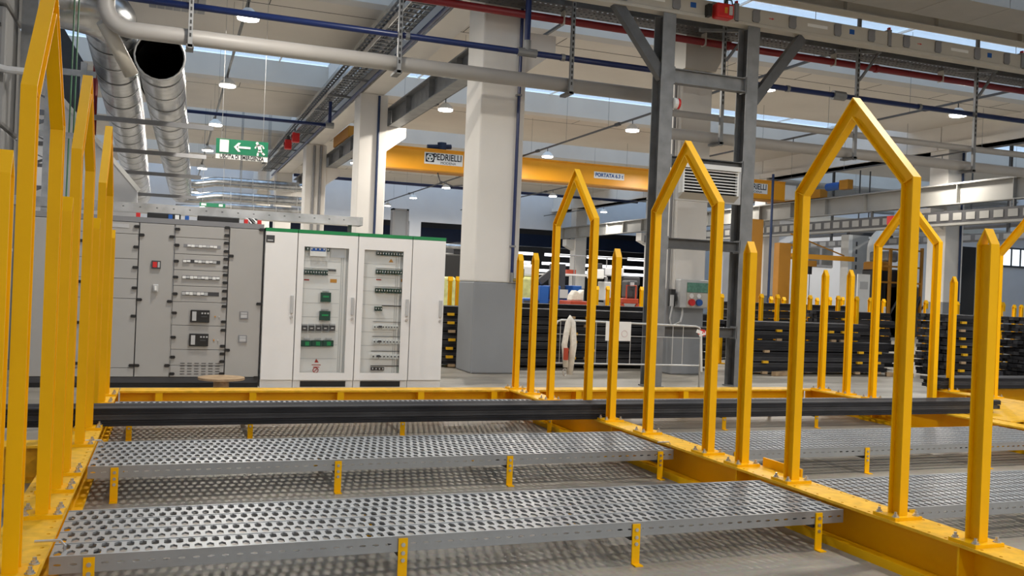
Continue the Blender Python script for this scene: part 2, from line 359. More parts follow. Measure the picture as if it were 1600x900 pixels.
for i, x in enumerate(LX):
    for j, y in enumerate(LY):
        if nolamp(i, j): continue
        lab = 'round white high bay lamp, %s along the %s' % (['rearmost unseen behind the camera', 'unseen one behind the camera', 'one above the camera', 'one just above the front walkway', 'one above the switchboards', 'nearest in view', 'second in view', 'third in view', 'fourth in view', 'fifth in view', 'sixth in view', 'farthest'][j], rown[i])
        if first: lamp0.location = (x, y, 6.1); lamp0['label'] = lab; first = False
        else: dup(lamp0, (x, y, 6.1), lab)
    tr = thing('lamp_track', 'thin steel conduit carrying the lamps of the '+rown[i], 'track', (x, 20, 6.42))
    for ya, yb in (((9.5, LY[-1]+3), (LY[0]-.4, -5)) if i == 0 else ((LY[0]-.4, 8.4), (14.2, LY[-1]+3)) if i > 0 else ()): MB().box(x-.025, x+.025, ya, yb, 6.42, 6.47).build('rail', GALVD, tr)
    for j in range(len(LY)-1):
        for q in (.25, .75):
            yy = LY[j]+6.35*q
            if (i == 0 and -5 < yy < 9.5) or (i > 0 and 8.4 < yy < 14.2): continue
            MB().box(x-.004, x+.004, yy-.004, yy+.004, 6.47, ZS+.82).build('hanger_wire', GALVM, tr)
    for j in range(len(LY)):
        if nolamp(i, j): continue
        MB().box(x-.04, x+.04, LY[j]+.8, LY[j]+1.1, 6.40, 6.49).build('track_joint', DGREY, tr)
# ------------------------------------------------------------------ the yellow rack: floor beams
ZB = .25
def flange_mesh(L, w, t, pitch=.11):
    """top flange along +Y with two lines of bolt holes near its edges"""
    mb = MB(); n = int(L/pitch); p = L/n
    for side in (0, 1):
        u0, u1 = (-w/2, -w/2+.06) if side == 0 else (w/2-.06, w/2)
        for k in range(n): holes(mb, u0, u1, k*p, (k+1)*p, .008, .010, lambda u, v, d: (u, v, -d), t)
    mb.quad((-w/2+.06, 0, 0), (w/2-.06, 0, 0), (w/2-.06, L, 0), (-w/2+.06, L, 0))
    mb.quad((-w/2, 0, -t), (-w/2, L, -t), (w/2, L, -t), (w/2, 0, -t))
    mb.quad((-w/2, 0, 0), (-w/2, L, 0), (-w/2, L, -t), (-w/2, 0, -t)); mb.quad((w/2, 0, 0), (w/2, 0, -t), (w/2, L, -t), (w/2, L, 0))
    mb.quad((-w/2, 0, 0), (-w/2, 0, -t), (w/2, 0, -t), (w/2, 0, 0)); mb.quad((-w/2, L, 0), (w/2, L, 0), (w/2, L, -t), (-w/2, L, -t))
    return mb
def cross_beam(xc, y0, y1, label, w=.24, guide=True):
    t = thing('rack_beam', label, 'beam', (xc, (y0+y1)/2, 0), 'yellow floor beams of the rack')
    f = put('top_flange', flange_mesh(y1-y0, w, .016).mesh('top_flange', YTOP), t, (xc, y0, ZB))
    MB().box(xc-.006, xc+.006, y0, y1, .016, ZB-.016).build('web', YEL, t)
    MB().box(xc-w/2, xc+w/2, y0, y1, 0, .016).build('bottom_flange', YEL, t)
    y = y0+.35
    while y < y1:
        for s in (-1, 1): MB().box(xc+s*.006 if s > 0 else xc-w/2+.012, xc+w/2-.012 if s > 0 else xc-.006, y-.006, y+.006, .016, ZB-.016).build('stiffener', YEL, t)
        y += 1.92
    MB().box(xc-w/2+.01, xc+w/2-.01, y1-.014, y1, .016, ZB-.016).build('end_plate', YEL, t)
    if guide:
        MB().box(xc-w/2-.055, xc-w/2-.003, y0, y1-1.1, 0, .008).build('floor_angle', YEL, t); MB().box(xc-w/2-.055, xc-w/2-.047, y0, y1-1.1, .008, .05).build('floor_angle_lip', YEL, t)
    return t
XL, XM, XR, X4 = -.56, 3.87, 8.13, 10.18
bl = cross_beam(XL, 1.2, 10.12, 'yellow perforated floor beam at the left edge carrying the leftmost posts', guide=False)
bm_ = cross_beam(XM, 1.2, 10.12, 'yellow perforated floor beam running diagonally through the middle of the rack')
br = cross_beam(XR, 4.6, 10.0, 'yellow floor beam third from the left, under the bar ends')
b4 = cross_beam(X4, 7.0, 9.85, 'short yellow floor beam at the far right behind the big short post', guide=False)
MB().box(XM+.12, XM+.132, 4.98, 5.40, ZB-.1, ZB+.06).build('stop_plate', YEL, bm_)
def rear_beam(x0, x1, sx, label):
    t = thing('rack_beam', label, 'beam', ((x0+x1)/2, 10.0, 0), 'yellow rear beams of the rack')
    MB().box(x0, x1, 9.86, 10.12, ZB-.02, ZB).build('top_flange', YTOP, t); MB().box(x0, x1, 9.985, 9.997, .016, ZB-.02).build('web', YEL, t); MB().box(x0, x1, 9.86, 10.12, 0, .016).build('bottom_flange', YEL, t)
    for x in sx: MB().box(x-.035, x+.035, 9.865, 9.985, .016, ZB-.02).build('stiffener', YEL, t)
rear_beam(XL+.13, XM-.14, [-.06, .86, 1.78, 2.68, 3.55], 'long yellow rear beam in front of the switchboards')
rear_beam(XM+.14, XR-.14, [4.25, 4.62, 6.1, 7.75], 'yellow rear beam in front of the barrier and the steel posts')
rear_beam(X4+.14, 15.0, [10.9, 12.4, 13.9], 'yellow rear beam at the right edge under a black bundle')
t = thing('rack_beam', 'yellow beam end on the floor left of the leftmost posts', 'beam', (-1.4, 7.3, 0))
MB().ibeam_x(-2.6, XL-.13, 6.95, 0, ZB, .24, .016, .012).build('beam', YTOP, t)
pl = thing('cover_plate', 'bright yellow steel cover plate on the floor at the right edge', 'plate', (9.1, 7.9, 0))
MB().prism([(8.30, 7.05), (9.3, 7.35), (10.05, 8.05), (10.05, 8.9), (8.30, 8.75)], 'z', ZB-.02, ZB).build('plate', YTOP, pl)
for (x, y) in ((8.6, 7.4), (9.2, 7.55), (9.85, 8.2), (8.6, 8.55), (9.85, 8.6)): MB().box(x-.03, x+.03, y-.03, y+.03, 0, ZB-.02).build('foot', YEL, pl)
MB().box(8.3, 8.33, 7.05, 8.75, ZB-.1, ZB-.02).build('edge_strip', YEL, pl)
# ------------------------------------------------------------------ posts and arches of H section (built once, then copied)
HW, HX, TF, TW = .044, .0285, .008, .007
def hseg(o0, o1, i0, i1):
    """one straight piece of an H section in the YZ plane: outer edge o0-o1, inner edge i0-i1"""
    mb = MB(); L = lambda p, q, k: (p[0]+(q[0]-p[0])*k, p[1]+(q[1]-p[1])*k)
    k = TF/(2*HW)
    mb.prism([o0, o1, L(o1, i1, k), L(o0, i0, k)], 'x', -HX, HX)
    mb.prism([i0, i1, L(i1, o1, k), L(i0, o0, k)], 'x', -HX, HX)
    mb.prism([L(o0, i0, k), L(o1, i1, k), L(i1, o1, k), L(i0, o0, k)], 'x', -TW/2, TW/2)
    return mb
BPW, BPD, BPT = .095, .085, .018
bolt_me = MB()
bolt_me.prism([(.014*math.cos(k*math.pi/3), .014*math.sin(k*math.pi/3)) for k in range(6)], 'z', 0, .014)
bolt_me.prism([(.008*math.cos(k*math.pi/3), .008*math.sin(k*math.pi/3)) for k in range(6)], 'z', .014, .028)
bolt_me.prism([(.02*math.cos(k*math.pi/4), .02*math.sin(k*math.pi/4)) for k in range(8)], 'z', 0, .004)
bolt_me = bolt_me.mesh('bolt', ZINC)
def plate_and_bolts(t, yc):
    MB().box(-BPW, BPW, yc-BPD, yc+BPD, 0, BPT).build('base_plate', YEL, t)
    for sx in (-1, 1):
        for sy in (-1, 1): put('bolt', bolt_me, t, (sx*.072, yc+sy*.062, BPT))
GP = 'short yellow rack posts'; GA = 'tall yellow arches of the rack'
sp0 = thing('rack_post', '', 'post', (0, 0, 0), GP, local=True)
H1, H2 = 1.51, 1.59
hseg((-HW, BPT), (-HW, H1), (HW, BPT), (HW, H1)).build('shaft', YEL, sp0)
for s in (-1, 1): MB().prism([(s*HW, H1), (0, H2), (0, H2-.014), (s*(HW-.012), H1-.006)], 'x', -HX, HX).build('cap_plate', YEL, sp0)
plate_and_bolts(sp0, 0)
ar0 = thing('rack_arch', '', 'arch', (0, 0, 0), GA, local=True)
AH = .465; ZK, ZP = 1.90, 2.43      # above the beam: knee and peak of the outer flange
th = math.atan2(ZP-ZK, AH+HW)
dz = 2*HW/math.cos(th)               # vertical thickness of a rafter
zk_in = ZK-2*HW*math.tan((math.pi/2-th)/2)
for s in (-1, 1):
    oB, oK, oP = (s*(AH+HW), BPT), (s*(AH+HW), ZK), (0, ZP)
    iB, iK, iP = (s*(AH-HW), BPT), (s*(AH-HW), zk_in), (0, ZP-dz)
    hseg(oB, oK, iB, iK).build('leg', YEL, ar0); hseg(oK, oP, iK, iP).build('rafter', YEL, ar0)
    MB().prism([oK, (oK[0]-s*.014, oK[1]-.004), (iK[0]+s*.0, iK[1]+.006), iK], 'x', -HX+.004, HX-.004).build('knee_plate', YEL, ar0)
    plate_and_bolts(ar0, s*AH)
used = {'p': False, 'a': False}
def place(kind, x, y, label):
    src = sp0 if kind == 'p' else ar0
    if not used[kind]: src.location = (x, y, ZB); src['label'] = label; used[kind] = True; return src
    return dup(src, (x, y, ZB), label)
MY = [3.45, 5.46, 7.52, 9.52, 10.0]; AY = [4.445, 6.36, 8.49]
o5 = ['nearest', 'second', 'third', 'fourth', 'farthest']; o3 = ['nearest', 'middle', 'farthest']
for i, y in enumerate(MY): place('p', XM-.015, y, 'short yellow steel post with gabled top, %s on the middle beam' % o5[i])
for i, y in enumerate(AY): place('a', XM-.015, y, 'tall yellow steel arch with pointed top, %s of three on the middle beam' % o3[i])
for i, y in enumerate(MY[:4]): place('p', XL+.025, y, 'short yellow steel post with gabled top, %s on the left beam' % o5[i])
for i, y in enumerate(AY): place('a', XL+.025, y, 'tall yellow steel arch with pointed top, %s of three on the left beam' % o3[i])
place('p', XR, 9.82, 'short yellow post at the far end of the third beam, before the black bar stacks')
place('p', XR, 9.34, 'short yellow post second from the far end of the third beam')
place('a', XR, 8.42, 'yellow arch on the third beam, seen behind the nearest arch of the middle beam')
place('a', X4, 8.47, 'yellow arch cut by the right picture edge on the short fourth beam')
place('p', X4, 9.65, 'short yellow post on the fourth beam behind a small black bundle')
# ------------------------------------------------------------------ perforated walkways
ZWK, FH = .222, .070
def plank_mesh(L, W, pitch=.052, rows=2):
    mb = MB(); n = int(L/pitch); p = L/n; q = (W-.012)/rows; lip = .010
    P = lambda u, v, d: (u, v, -d)
    for r in range(rows):
        v0 = .006+r*q; off = 0 if r % 2 == 0 else p/2
        if off:
            mb.quad((0, v0, 0), (off, v0, 0), (off, v0+q, 0), (0, v0+q, 0)); mb.quad((L-off, v0, 0), (L, v0, 0), (L, v0+q, 0), (L-off, v0+q, 0))
        for k in range(n-(1 if off else 0)): holes(mb, off+k*p, off+(k+1)*p, v0, v0+q, p*.30, q*.465, P, lip)
    for a, b in ((0, .006), (W-.006, W)):      # folded longitudinal ribs, a little proud
        mb.box(0, L, a, b, -.022, .003)
    return mb
def side_mesh(L, h, pitch=.062):
    mb = MB(); n = int(L/pitch); p = L/n
    mb.quad((0, 0, -h), (L, 0, -h), (L, 0, -h*.72), (0, 0, -h*.72)); mb.quad((0, 0, -h*.28), (L, 0, -h*.28), (L, 0, 0), (0, 0, 0))
    for k in range(n): holes(mb, k*p, (k+1)*p, -h*.72, -h*.28, .015, .0055, lambda u, v, d: (u, d, v), .006)
    mb.box(0, L, 0, .02, -h-.003, -h); mb.box(0, L, -.001, .012, -.001, .003)
    return mb
leg_me = MB(); leg_me.box(-.023, .023, -.010, -.002, .006, .215); leg_me.box(-.023, .023, -.055, -.002, 0, .006); leg_me = leg_me.mesh('leg', YEL)
scr = MB().prism([(.010*math.cos(k*math.pi/4), .010*math.sin(k*math.pi/4)) for k in range(8)], 'y', -.017, -.010).mesh('screw', ZINC)
GW = 'perforated galvanised walkways of the rack'
def walkway(x0, x1, y0, y1, legs, label, clip=None):
    L, W = x1-x0, (y1-y0)/4
    t = thing('walkway', label, 'walkway', (x0, y0, 0), GW, local=True)
    key = (round(L, 3), round(W, 3))
    if key not in PM: PM[key] = (plank_mesh(L, W).mesh('plank', PLANK), side_mesh(L, FH).mesh('side_channel', PLANK))
    pm, sm = PM[key]
    for k in range(4): put('plank', pm, t, (0, k*W, ZWK))
    put('side_channel', sm, t, (0, -.002, ZWK)); s2 = put('side_channel', sm, t, (L, y1-y0+.002, ZWK)); s2.rotation_euler = (0, 0, math.pi)
    for x in legs:
        l = put('leg', leg_me, t, (x-x0, -.002, 0))
        for z in (.185, .145, .11): put('screw', scr, l, (0, 0, z))
        l2 = put('leg', leg_me, t, (x-x0, y1-y0+.002, 0)); l2.rotation_euler = (0, 0, math.pi)
        MB().box(x-x0-.02, x-x0+.02, .02, y1-y0-.02, ZWK-FH-.03, ZWK-FH+.01).build('cross_bar', DGREY, t)
    for (x, y) in clip or []:
        MB().tube([(x-.07, y, ZWK+.045), (x+.03, y, ZWK+.045), (x+.05, y, ZWK+.02), (x+.05, y, ZWK-.01)], .006, 6).build('hook_clip', ZINC, t)
    return t
PM = {}
walkway(-.435, 3.74, 4.28, 5.08, [-.28, 1.10, 2.37, 3.56], 'galvanised perforated walkway nearest the camera, left bay', [(.0, .1)])
walkway(-.435, 3.74, 6.20, 7.08, [-.28, 1.12, 2.37, 3.62], 'galvanised perforated walkway in the middle of the left bay', [(.0, .7), (4.16, .1)])
walkway(-.435, 3.74, 8.40, 9.25, [-.28, .72, 2.11, 3.62], 'galvanised perforated walkway behind the black bars, left bay')
walkway(4.0, 8.0, 4.23, 5.03, [4.2, 5.5, 6.8], 'galvanised perforated walkway nearest the camera, right bay')
walkway(4.0, 8.0, 6.10, 6.95, [4.25, 5.55, 6.9], 'galvanised perforated walkway in the middle of the right bay')
walkway(4.0, 8.0, 8.36, 9.2, [4.3, 5.65, 6.87], 'galvanised perforated walkway behind the black bars, right bay')
# ------------------------------------------------------------------ black bars lying across the beams
def bar_mesh(L, w, h):
    mb = MB(); g = h*.16; d = w*.06      # a channel-like profile: grooved sides
    prof = [(0, 0), (w, 0), (w, h*.38), (w-d, h*.42), (w-d, h*.58), (w, h*.62), (w, h), (0, h), (0, h*.62), (d, h*.58), (d, h*.42), (0, h*.38)]
    mb.prism(prof, 'x', 0, L); return mb
bw, bh = .052, .047
bme = bar_mesh(11.4, bw-.004, bh-.004).mesh('steel_bar', BAR); bme2 = bar_mesh(11.4, bw-.004, bh-.003).mesh('steel_bar', BARL)
for r in range(3):
    for k in range(6):
        o = put('steel_bar', bme2 if (r*5+k*3) % 4 == 1 else bme, None, (-2.6+random.uniform(-.06, .06)+(.0 if r else -.1), 7.61+k*bw+(.004 if r == 1 else 0), ZB+.001+r*bh))
        tag(o, 'long black steel profile, %s layer of the bundle across the yellow beams' % ['bottom', 'middle', 'top'][r], 'steel bar', 'long black bars across the rack')
o = tag(bar_mesh(.55, .05, .04).build('steel_bar', BAR), 'short black bar end sticking out beyond the bundle at the right', 'steel bar'); o.location = (8.6, 7.93, ZB+.002)
# ------------------------------------------------------------------ white switchboard (four cabinets side by side)
YF = 12.2
def wq(px, py): p = at_y(px, py, YF); return p.x, p.z
def wrect(x0, y0, x1, y1):
    a = wq(x0, y0); b = wq(x1, y1); return min(a[0], b[0]), max(a[0], b[0]), min(a[1], b[1]), max(a[1], b[1])
GWC = 'white electrical cabinets standing in a row'
def handle(t, x, z0=.98, z1=1.22):
    h = MB().box(x-.018, x+.018, YF-.03, YF-.002, z0, z1).build('handle', LGREY, t, bevel=.006)
    MB().tube([(x, YF-.02, z0-.05), (x, YF-.002, z0-.05)], .018, 10).build('lock', ZINC, h)
def white_unit(x0, x1, label, glazed):
    t = thing('electrical_cabinet', label, 'cabinet', ((x0+x1)/2, YF+.25, 0), GWC)
    g = .004; D = YF+.5
    MB().box(x0+g, x1-g, YF+.03, D, 0, .10).build('plinth', WCAB, t)
    MB().box(x0+g, x1-g, YF+.005, D, 2.045, 2.09).build('top_trim', GREEN, t)
    if not glazed:
        MB().box(x0+g, x1-g, YF+.022, D, .10, 2.045).build('body', WCAB, t)
        d = MB().box(x0+g*1.6, x1-g*1.6, YF, YF+.02, .105, 2.04).build('door', WCAB, t, bevel=.004)
        handle(d, x1-.05)
    else:
        MB().box(x0+g, x0+g+.02, YF+.022, D, .10, 2.045).box(x1-g-.02, x1-g, YF+.022, D, .10, 2.045).box(x0+g+.02, x1-g-.02, D-.02, D, .10, 2.045).box(x0+g+.02, x1-g-.02, YF+.022, D-.02, 2.02, 2.045).box(x0+g+.02, x1-g-.02, YF+.022, D-.02, .10, .12).build('body', WCAB, t)
        MB().box(x0+.10, x1-.10, YF+.024, YF+.03, .012, .088).build('plinth_vent', BLACK, t)
        wx0, wx1, wz0, wz1 = x0+.085, x1-.125, .20, 1.87
        d = MB()
        d.box(x0+g*1.6, wx0, YF, YF+.02, .105, 2.04); d.box(wx1, x1-g*1.6, YF, YF+.02, .105, 2.04); d.box(wx0, wx1, YF, YF+.02, .105, wz0); d.box(wx0, wx1, YF, YF+.02, wz1, 2.04)
        d = d.build('door', WCAB, t); handle(d, x1-.05)
        MB().box(wx0, wx1, YF+.008, YF+.012, wz0, wz1).build('door_glass', GLASS, d)
        return t, (wx0, wx1, wz0, wz1)
    return t
WX_ = [1.14, 1.56, 2.36, 3.11, 3.59]
t = white_unit(WX_[0], WX_[1], 'narrow white cabinet with plain door and small black badge, leftmost of the white row', False)
r = wrect(416, 367, 429, 379); MB().box(r[0], r[1], YF-.003, YF-.0005, r[2], r[3]).build('badge', DGREY, t)
MB().box(r[0]+.02, r[1]-.02, YF-.005, YF-.0032, r[2]+.02, r[2]+.035).build('badge_print', LGREY, t)
YP = YF+.055      # mounting plates behind the glazed doors
def module_strip(t, x0, x1, z0, z1, n, m, name='breaker', rail=True):
    w = (x1-x0)/n
    for k in range(n):
        b = MB().box(x0+k*w+.003, x0+(k+1)*w-.003, YP-.035, YP-.001, z0, z1).build(name, m, t)
        zc = (z0+z1)/2; MB().box(x0+(k+.35)*w, x0+(k+.65)*w, YP-.05, YP-.035, zc-.008, zc+.012).build('toggle', LGREY if m in (DGREEN, DGREY) else DGREY, b)
def inner(t, wr):
    wx0, wx1, wz0, wz1 = wr
    MB().box(wx0-.03, wx1+.03, YP, YP+.01, wz0-.02, wz1+.02).build('mounting_plate', WCAB, t)
    for k in range(1, 9): z = wz0+(wz1-wz0)*k/9; MB().box(wx0, wx1-.1, YP-.002, YP, z-.0025, z+.0025).build('plate_seam', LGREY, t)
    for q in (.085, .06, .02): MB().box(wx1-q-.004, wx1-q+.004, YP-.004, YP, wz0, wz1).build('trim_rail', LGREY, t)
def dev(t, px0, py0, px1, py1, m, name='device', d=.03):
    r = wrect(px0, py0, px1, py1); return MB().box(r[0], r[1], YP-d, YP-.001, r[2], r[3]).build(name, m, t)
t, wr = white_unit(WX_[1], WX_[2], 'white cabinet with glazed door showing green breakers and five dark switches', True)
inner(t, wr)
def strip(px0, py0, px1, py1, n, m, name='breaker'): r = wrect(px0, py0, px1, py1); module_strip(t, r[0], r[1], r[2], r[3], n, m, name)
strip(478, 386, 516, 393, 6, DGREEN); dev(t, 485, 386, 510, 401, WHITE, 'display_reflection', .045); dev(t, 486, 387, 509, 393, BLUEM, 'reflection_band', .047); dev(t, 518, 388, 540, 403, WALLM, 'label_panel', .01)  # white and blue boxes stand for a reflection at the display
strip(476, 421, 513, 430, 9, DGREEN); dev(t, 476, 418, 526, 420.5, LGREY, 'label_strip', .012); dev(t, 514, 421, 526, 424, DGREY, 'blank_strip', .014)
dev(t, 476, 436, 484, 438.5, TEXTR, 'red_marking', .003); dev(t, 517, 436, 527, 442, LABO, 'orange_label', .004)
for (a, b) in (((502, 457), (517, 472)), ((500, 486), (516, 501))):
    d = dev(t, a[0], a[1], b[0], b[1], DGREEN, 'moulded_breaker', .05); dev(d, a[0]+3, a[1]+5, b[0]-3, a[1]+8, GREEN, 'breaker_window', .053); dev(d, a[0]+3, a[1]-3, b[0]-2, a[1]-1, LGREY, 'terminal_cover', .02)
for k in range(5):
    x = 472+k*10.9; dev(t, x, 506, x+8.6, 520, LGREY, 'switch_frame', .02); d = dev(t, x+.3, 508.5, x+8.3, 517, DGREY, 'rotary_switch', .045); dev(d, x+2, 512, x+6, 514, LGREY, 'switch_mark', .047)
for k in range(3):
    x = 471+k*17; d = dev(t, x, 532, x+16, 541.5, DGREEN, 'moulded_breaker', .05); dev(d, x+6, 534, x+12, 540, GREEN, 'breaker_window', .052); dev(t, x+5, 528.5, x+14, 531, LGREY, 'terminal_cover', .02)
r = wrect(490, 561, 500, 567)
MB().prism([(r[0]+.02, r[2]), (r[1]-.01, r[2]), ((r[0]+r[1])/2, r[3])], 'y', YP-.003, YP-.001).build('warning_triangle', TEXTR, t)
dev(t, 488, 570, 502, 571.2, TEXTR, 'warning_text', .003); dev(t, 490, 573.5, 500, 574.5, TEXTR, 'warning_text', .003)
c = wq(494, 579); MB().tube([(c[0]+.035*math.cos(k*.524), YP-.003, c[1]+.035*math.sin(k*.524)) for k in range(12)], .005, 5, closed=True).build('prohibition_ring', TEXTR, t); MB().bar((c[0]-.02, YP-.003, c[1]-.02), (c[0]+.02, YP-.003, c[1]+.02), .004, .008).build('prohibition_bar', TEXTR, t)
t, wr = white_unit(WX_[2], WX_[3], 'white cabinet with glazed door showing rows of small breakers and a green button', True)
inner(t, wr)
strip(589, 393, 639, 401, 12, DGREEN); strip(588, 421, 637, 430, 12, DGREEN); dev(t, 588, 418, 637, 420.5, LGREY, 'label_strip', .012)
strip(587, 450, 636, 459, 12, DGREEN); dev(t, 587, 447, 636, 449.5, LGREY, 'label_strip', .012)
r = wrect(609, 404, 616, 410); MB().prism([(r[0], r[2]), (r[1], r[2]), ((r[0]+r[1])/2, r[3])], 'y', YP-.003, YP-.001).build('warning_triangle', LABO, t)
dev(t, 589, 436, 597, 438, TEXTR, 'red_marking', .003); dev(t, 628, 436, 636, 441, LABO, 'orange_label', .004)
strip(586, 479, 598, 486, 3, DGREEN); dev(t, 598, 477, 634, 479.5, DGREY, 'blank_strip', .014)
for (y, x0, x1) in ((504, 584, 623), (527, 583, 628), (550, 581, 631)):
    dev(t, x0, y-1.5, 633, y, DGREY, 'label_strip', .012); strip(x0, y+4, x1, y+11, 9, WHITE, 'modular_device')
    dev(t, x0+8, y+5, x0+13, y+8, DGREY, 'modular_display', .052)
dev(t, 580, 571.5, 631, 573, DGREY, 'label_strip', .012); strip(580, 574, 601, 579, 4, DGREY); dev(t, 624, 574, 631, 581, GREEN, 'push_button', .05)
white_unit(WX_[3], WX_[4], 'narrow white cabinet with plain door, rightmost of the white row', False)
# ------------------------------------------------------------------ grey switchboard
GGC = 'grey electrical cabinets standing in a row'
ZG = 2.13
def gq(px, py): p = at_y(px, py, YF+.05); return p.x, p.z
YG = YF+.05
latch_me = MB().prism([(-.035, 0), (-.025, -.018), (.025, -.018), (.035, 0), (.025, .018), (-.025, .018)], 'y', -.016, -.001).mesh('latch', BLACK)
def grey_unit(x0, x1, label, seams, doors='panel', lat_l=(), lat_r=()):
    t = thing('electrical_cabinet', label, 'cabinet', ((x0+x1)/2, YG+.3, 0), GGC)
    MB().box(x0+.002, x1-.002, YG+.022, YG+.6, .12, ZG-.07).build('body', MGREY, t)
    MB().box(x0, x1, YG+.002, YG+.6, ZG-.065, ZG).build('top_rail', MGREY, t)
    MB().box(x0, x1, YG+.03, YG+.58, 0, .12).build('plinth', BLACK, t); MB().box(x0, x1, YG+.004, YG+.03, .06, .13).build('plinth_rail', DGREY, t)
    zs = [.135]+list(seams)+[ZG-.07]
    P = []
    for a, b in zip(zs, zs[1:]): P.append(MB().box(x0+.007, x1-.007, YG, YG+.02, a+.003, b-.003).build(doors, GCAB, t, bevel=.003))
    for z in lat_l: put('latch', latch_me, t, (x0+.03, YG, z))
    for z in lat_r: put('latch', latch_me, t, (x1-.03, YG, z))
    return t, P
gx = [-1.58, -1.06, -.38, .035, .695, 1.125]
zz = lambda py, px=270: gq(px, py)[1]
grey_unit(gx[0], gx[1], 'grey cabinet at the left end, seen between the leftmost yellow posts', [], 'door', lat_r=[.3, 1.1, 1.95])
t, P = grey_unit(gx[1], gx[2], 'grey cabinet with stacked drawer-like panels partly behind the left yellow posts', [zz(y, 215) for y in (575, 467, 436, 405, 366)], lat_r=[zz(y, 215) for y in (354, 386, 418, 450, 494, 571)], lat_l=[.3, .8, 1.3, 1.8])
MB().box(gx[1]+.25, gx[2]-.12, YG-.004, YG-.0005, zz(356, 200), zz(350, 200)).build('label_holder', LGREY, P[-1])
t, P = grey_unit(gx[2], gx[3], 'narrow grey cabinet with one tall door, a red meter and a rotary switch', [], 'door', lat_l=[zz(367, 220), zz(468, 215), zz(571, 212)], lat_r=[zz(370, 270), zz(471, 266), zz(571, 262)])
a = gq(237, 407); b = gq(251, 420)
d = MB().box(a[0], b[0], YG-.02, YG-.0005, b[1], a[1]).build('meter', DGREY, P[0]); MB().box(a[0]+.015, (a[0]+b[0])/2+.01, YG-.023, YG-.0205, b[1]+.015, a[1]-.015).build('meter_display', REDB, d); MB().box((a[0]+b[0])/2+.02, b[0]-.012, YG-.023, YG-.0205, b[1]+.015, a[1]-.015).build('meter_keys', LGREY, d)
a = gq(239, 444); b = gq(247, 456)
d = MB().box(a[0], b[0], YG-.03, YG-.0005, b[1], a[1]).build('rotary_switch', LGREY, P[0], bevel=.008); MB().box(a[0]+.02, b[0]-.02, YG-.05, YG-.03, b[1]+.02, a[1]-.02).build('switch_knob', WHITE, d)
sy = (571, 546, 508, 471, 446, 421, 396, 370)
t, P = grey_unit(gx[3], gx[4], 'wide grey cabinet with many horizontal panels, module windows and two black breakers', [zz(y, 268) for y in sy],
    lat_l=[zz(y, 276) for y in (358, 383, 408, 433, 459, 489, 527, 558, 584)], lat_r=[zz(y, 356) for y in (356, 368, 380, 393, 405, 418, 430, 442, 455, 467, 479, 503, 516, 541, 553, 565, 584)])
for i, y in enumerate((385, 409, 434, 459)):
    a = gq(287-i, y-4); b = gq(345-i, y+4); pn = P[len(P)-2-i]
    MB().box(a[0], b[0], YG-.004, YG-.0005, b[1], a[1]).build('module_window', DGREY if i else MGREY, pn)
    n = 10; w = (b[0]-a[0])/n
    for k in range(n):
        if (i == 0 and k in (0, 9)) or (i == 1 and k in (2, 9)) or (i == 3 and k > 6): continue
        MB().box(a[0]+k*w+.002, a[0]+(k+1)*w-.002, YG-.018, YG-.004, b[1]+.006+.005*(k % 2), a[1]-.006).build('module', WHITE if (k+i) % 3 else LGREY, pn)
for i, y in enumerate((494, 531)):
    a = gq(298-i*2, y-10); b = gq(327-i*2, y+10); pn = P[3-i]
    d = MB().box(a[0], b[0], YG-.03, YG-.0005, b[1], a[1]).build('power_breaker', BLACK, pn, bevel=.004)
    MB().box(a[0]+.02, a[0]+.07, YG-.033, YG-.0305, b[1]+.02, a[1]-.02).build('breaker_label', LGREY, d); MB().box(a[0]+.13, b[0]-.03, YG-.036, YG-.0305, (a[1]+b[1])/2-.012, (a[1]+b[1])/2+.004).build('breaker_lever', DGREY, d)
    for k in range(3): MB().box(a[0]+.13+k*.035, a[0]+.15+k*.035, YG-.0335, YG-.0305, a[1]-.05, a[1]-.03).build('breaker_print', LGREY, d)
    MB().box(b[0]+.06, b[0]+.075, YG-.01, YG-.0005, (a[1]+b[1])/2-.008, (a[1]+b[1])/2+.008).build('signal_lamp', LABO, pn); MB().box(b[0]+.11, b[0]+.125, YG-.01, YG-.0005, (a[1]+b[1])/2-.008, (a[1]+b[1])/2+.008).build('signal_lamp', LGREY, pn)
for r in range(5):
    for k in range(6):
        x = .16+k*.085; z = .17+r*.034; MB().box(x, x+.055, YG-.004, YG-.0003, z, z+.008).build('vent_slot', DGREY, P[0])
t, P = grey_unit(gx[4], gx[5], 'narrow grey cabinet with two small square meters, right end of the grey row', [], 'door', lat_l=[zz(400, 362), zz(547, 354)], lat_r=[zz(359, 410), zz(475, 408), zz(590, 402)])
for (x, y) in ((381, 492.5), (379, 529.5)):
    a = gq(x-6.5, y-6); b = gq(x+6.5, y+6); d = MB().box(a[0], b[0], YG-.012, YG-.0005, b[1], a[1]).build('square_meter', MGREY, P[0]); MB().box(a[0]+.015, b[0]-.015, YG-.014, YG-.012, b[1]+.015, a[1]-.04).build('meter_face', LGREY, d); MB().box(a[0]+.015, b[0]-.015, YG-.014, YG-.012, a[1]-.034, a[1]-.012).build('meter_face', LGREY, d)
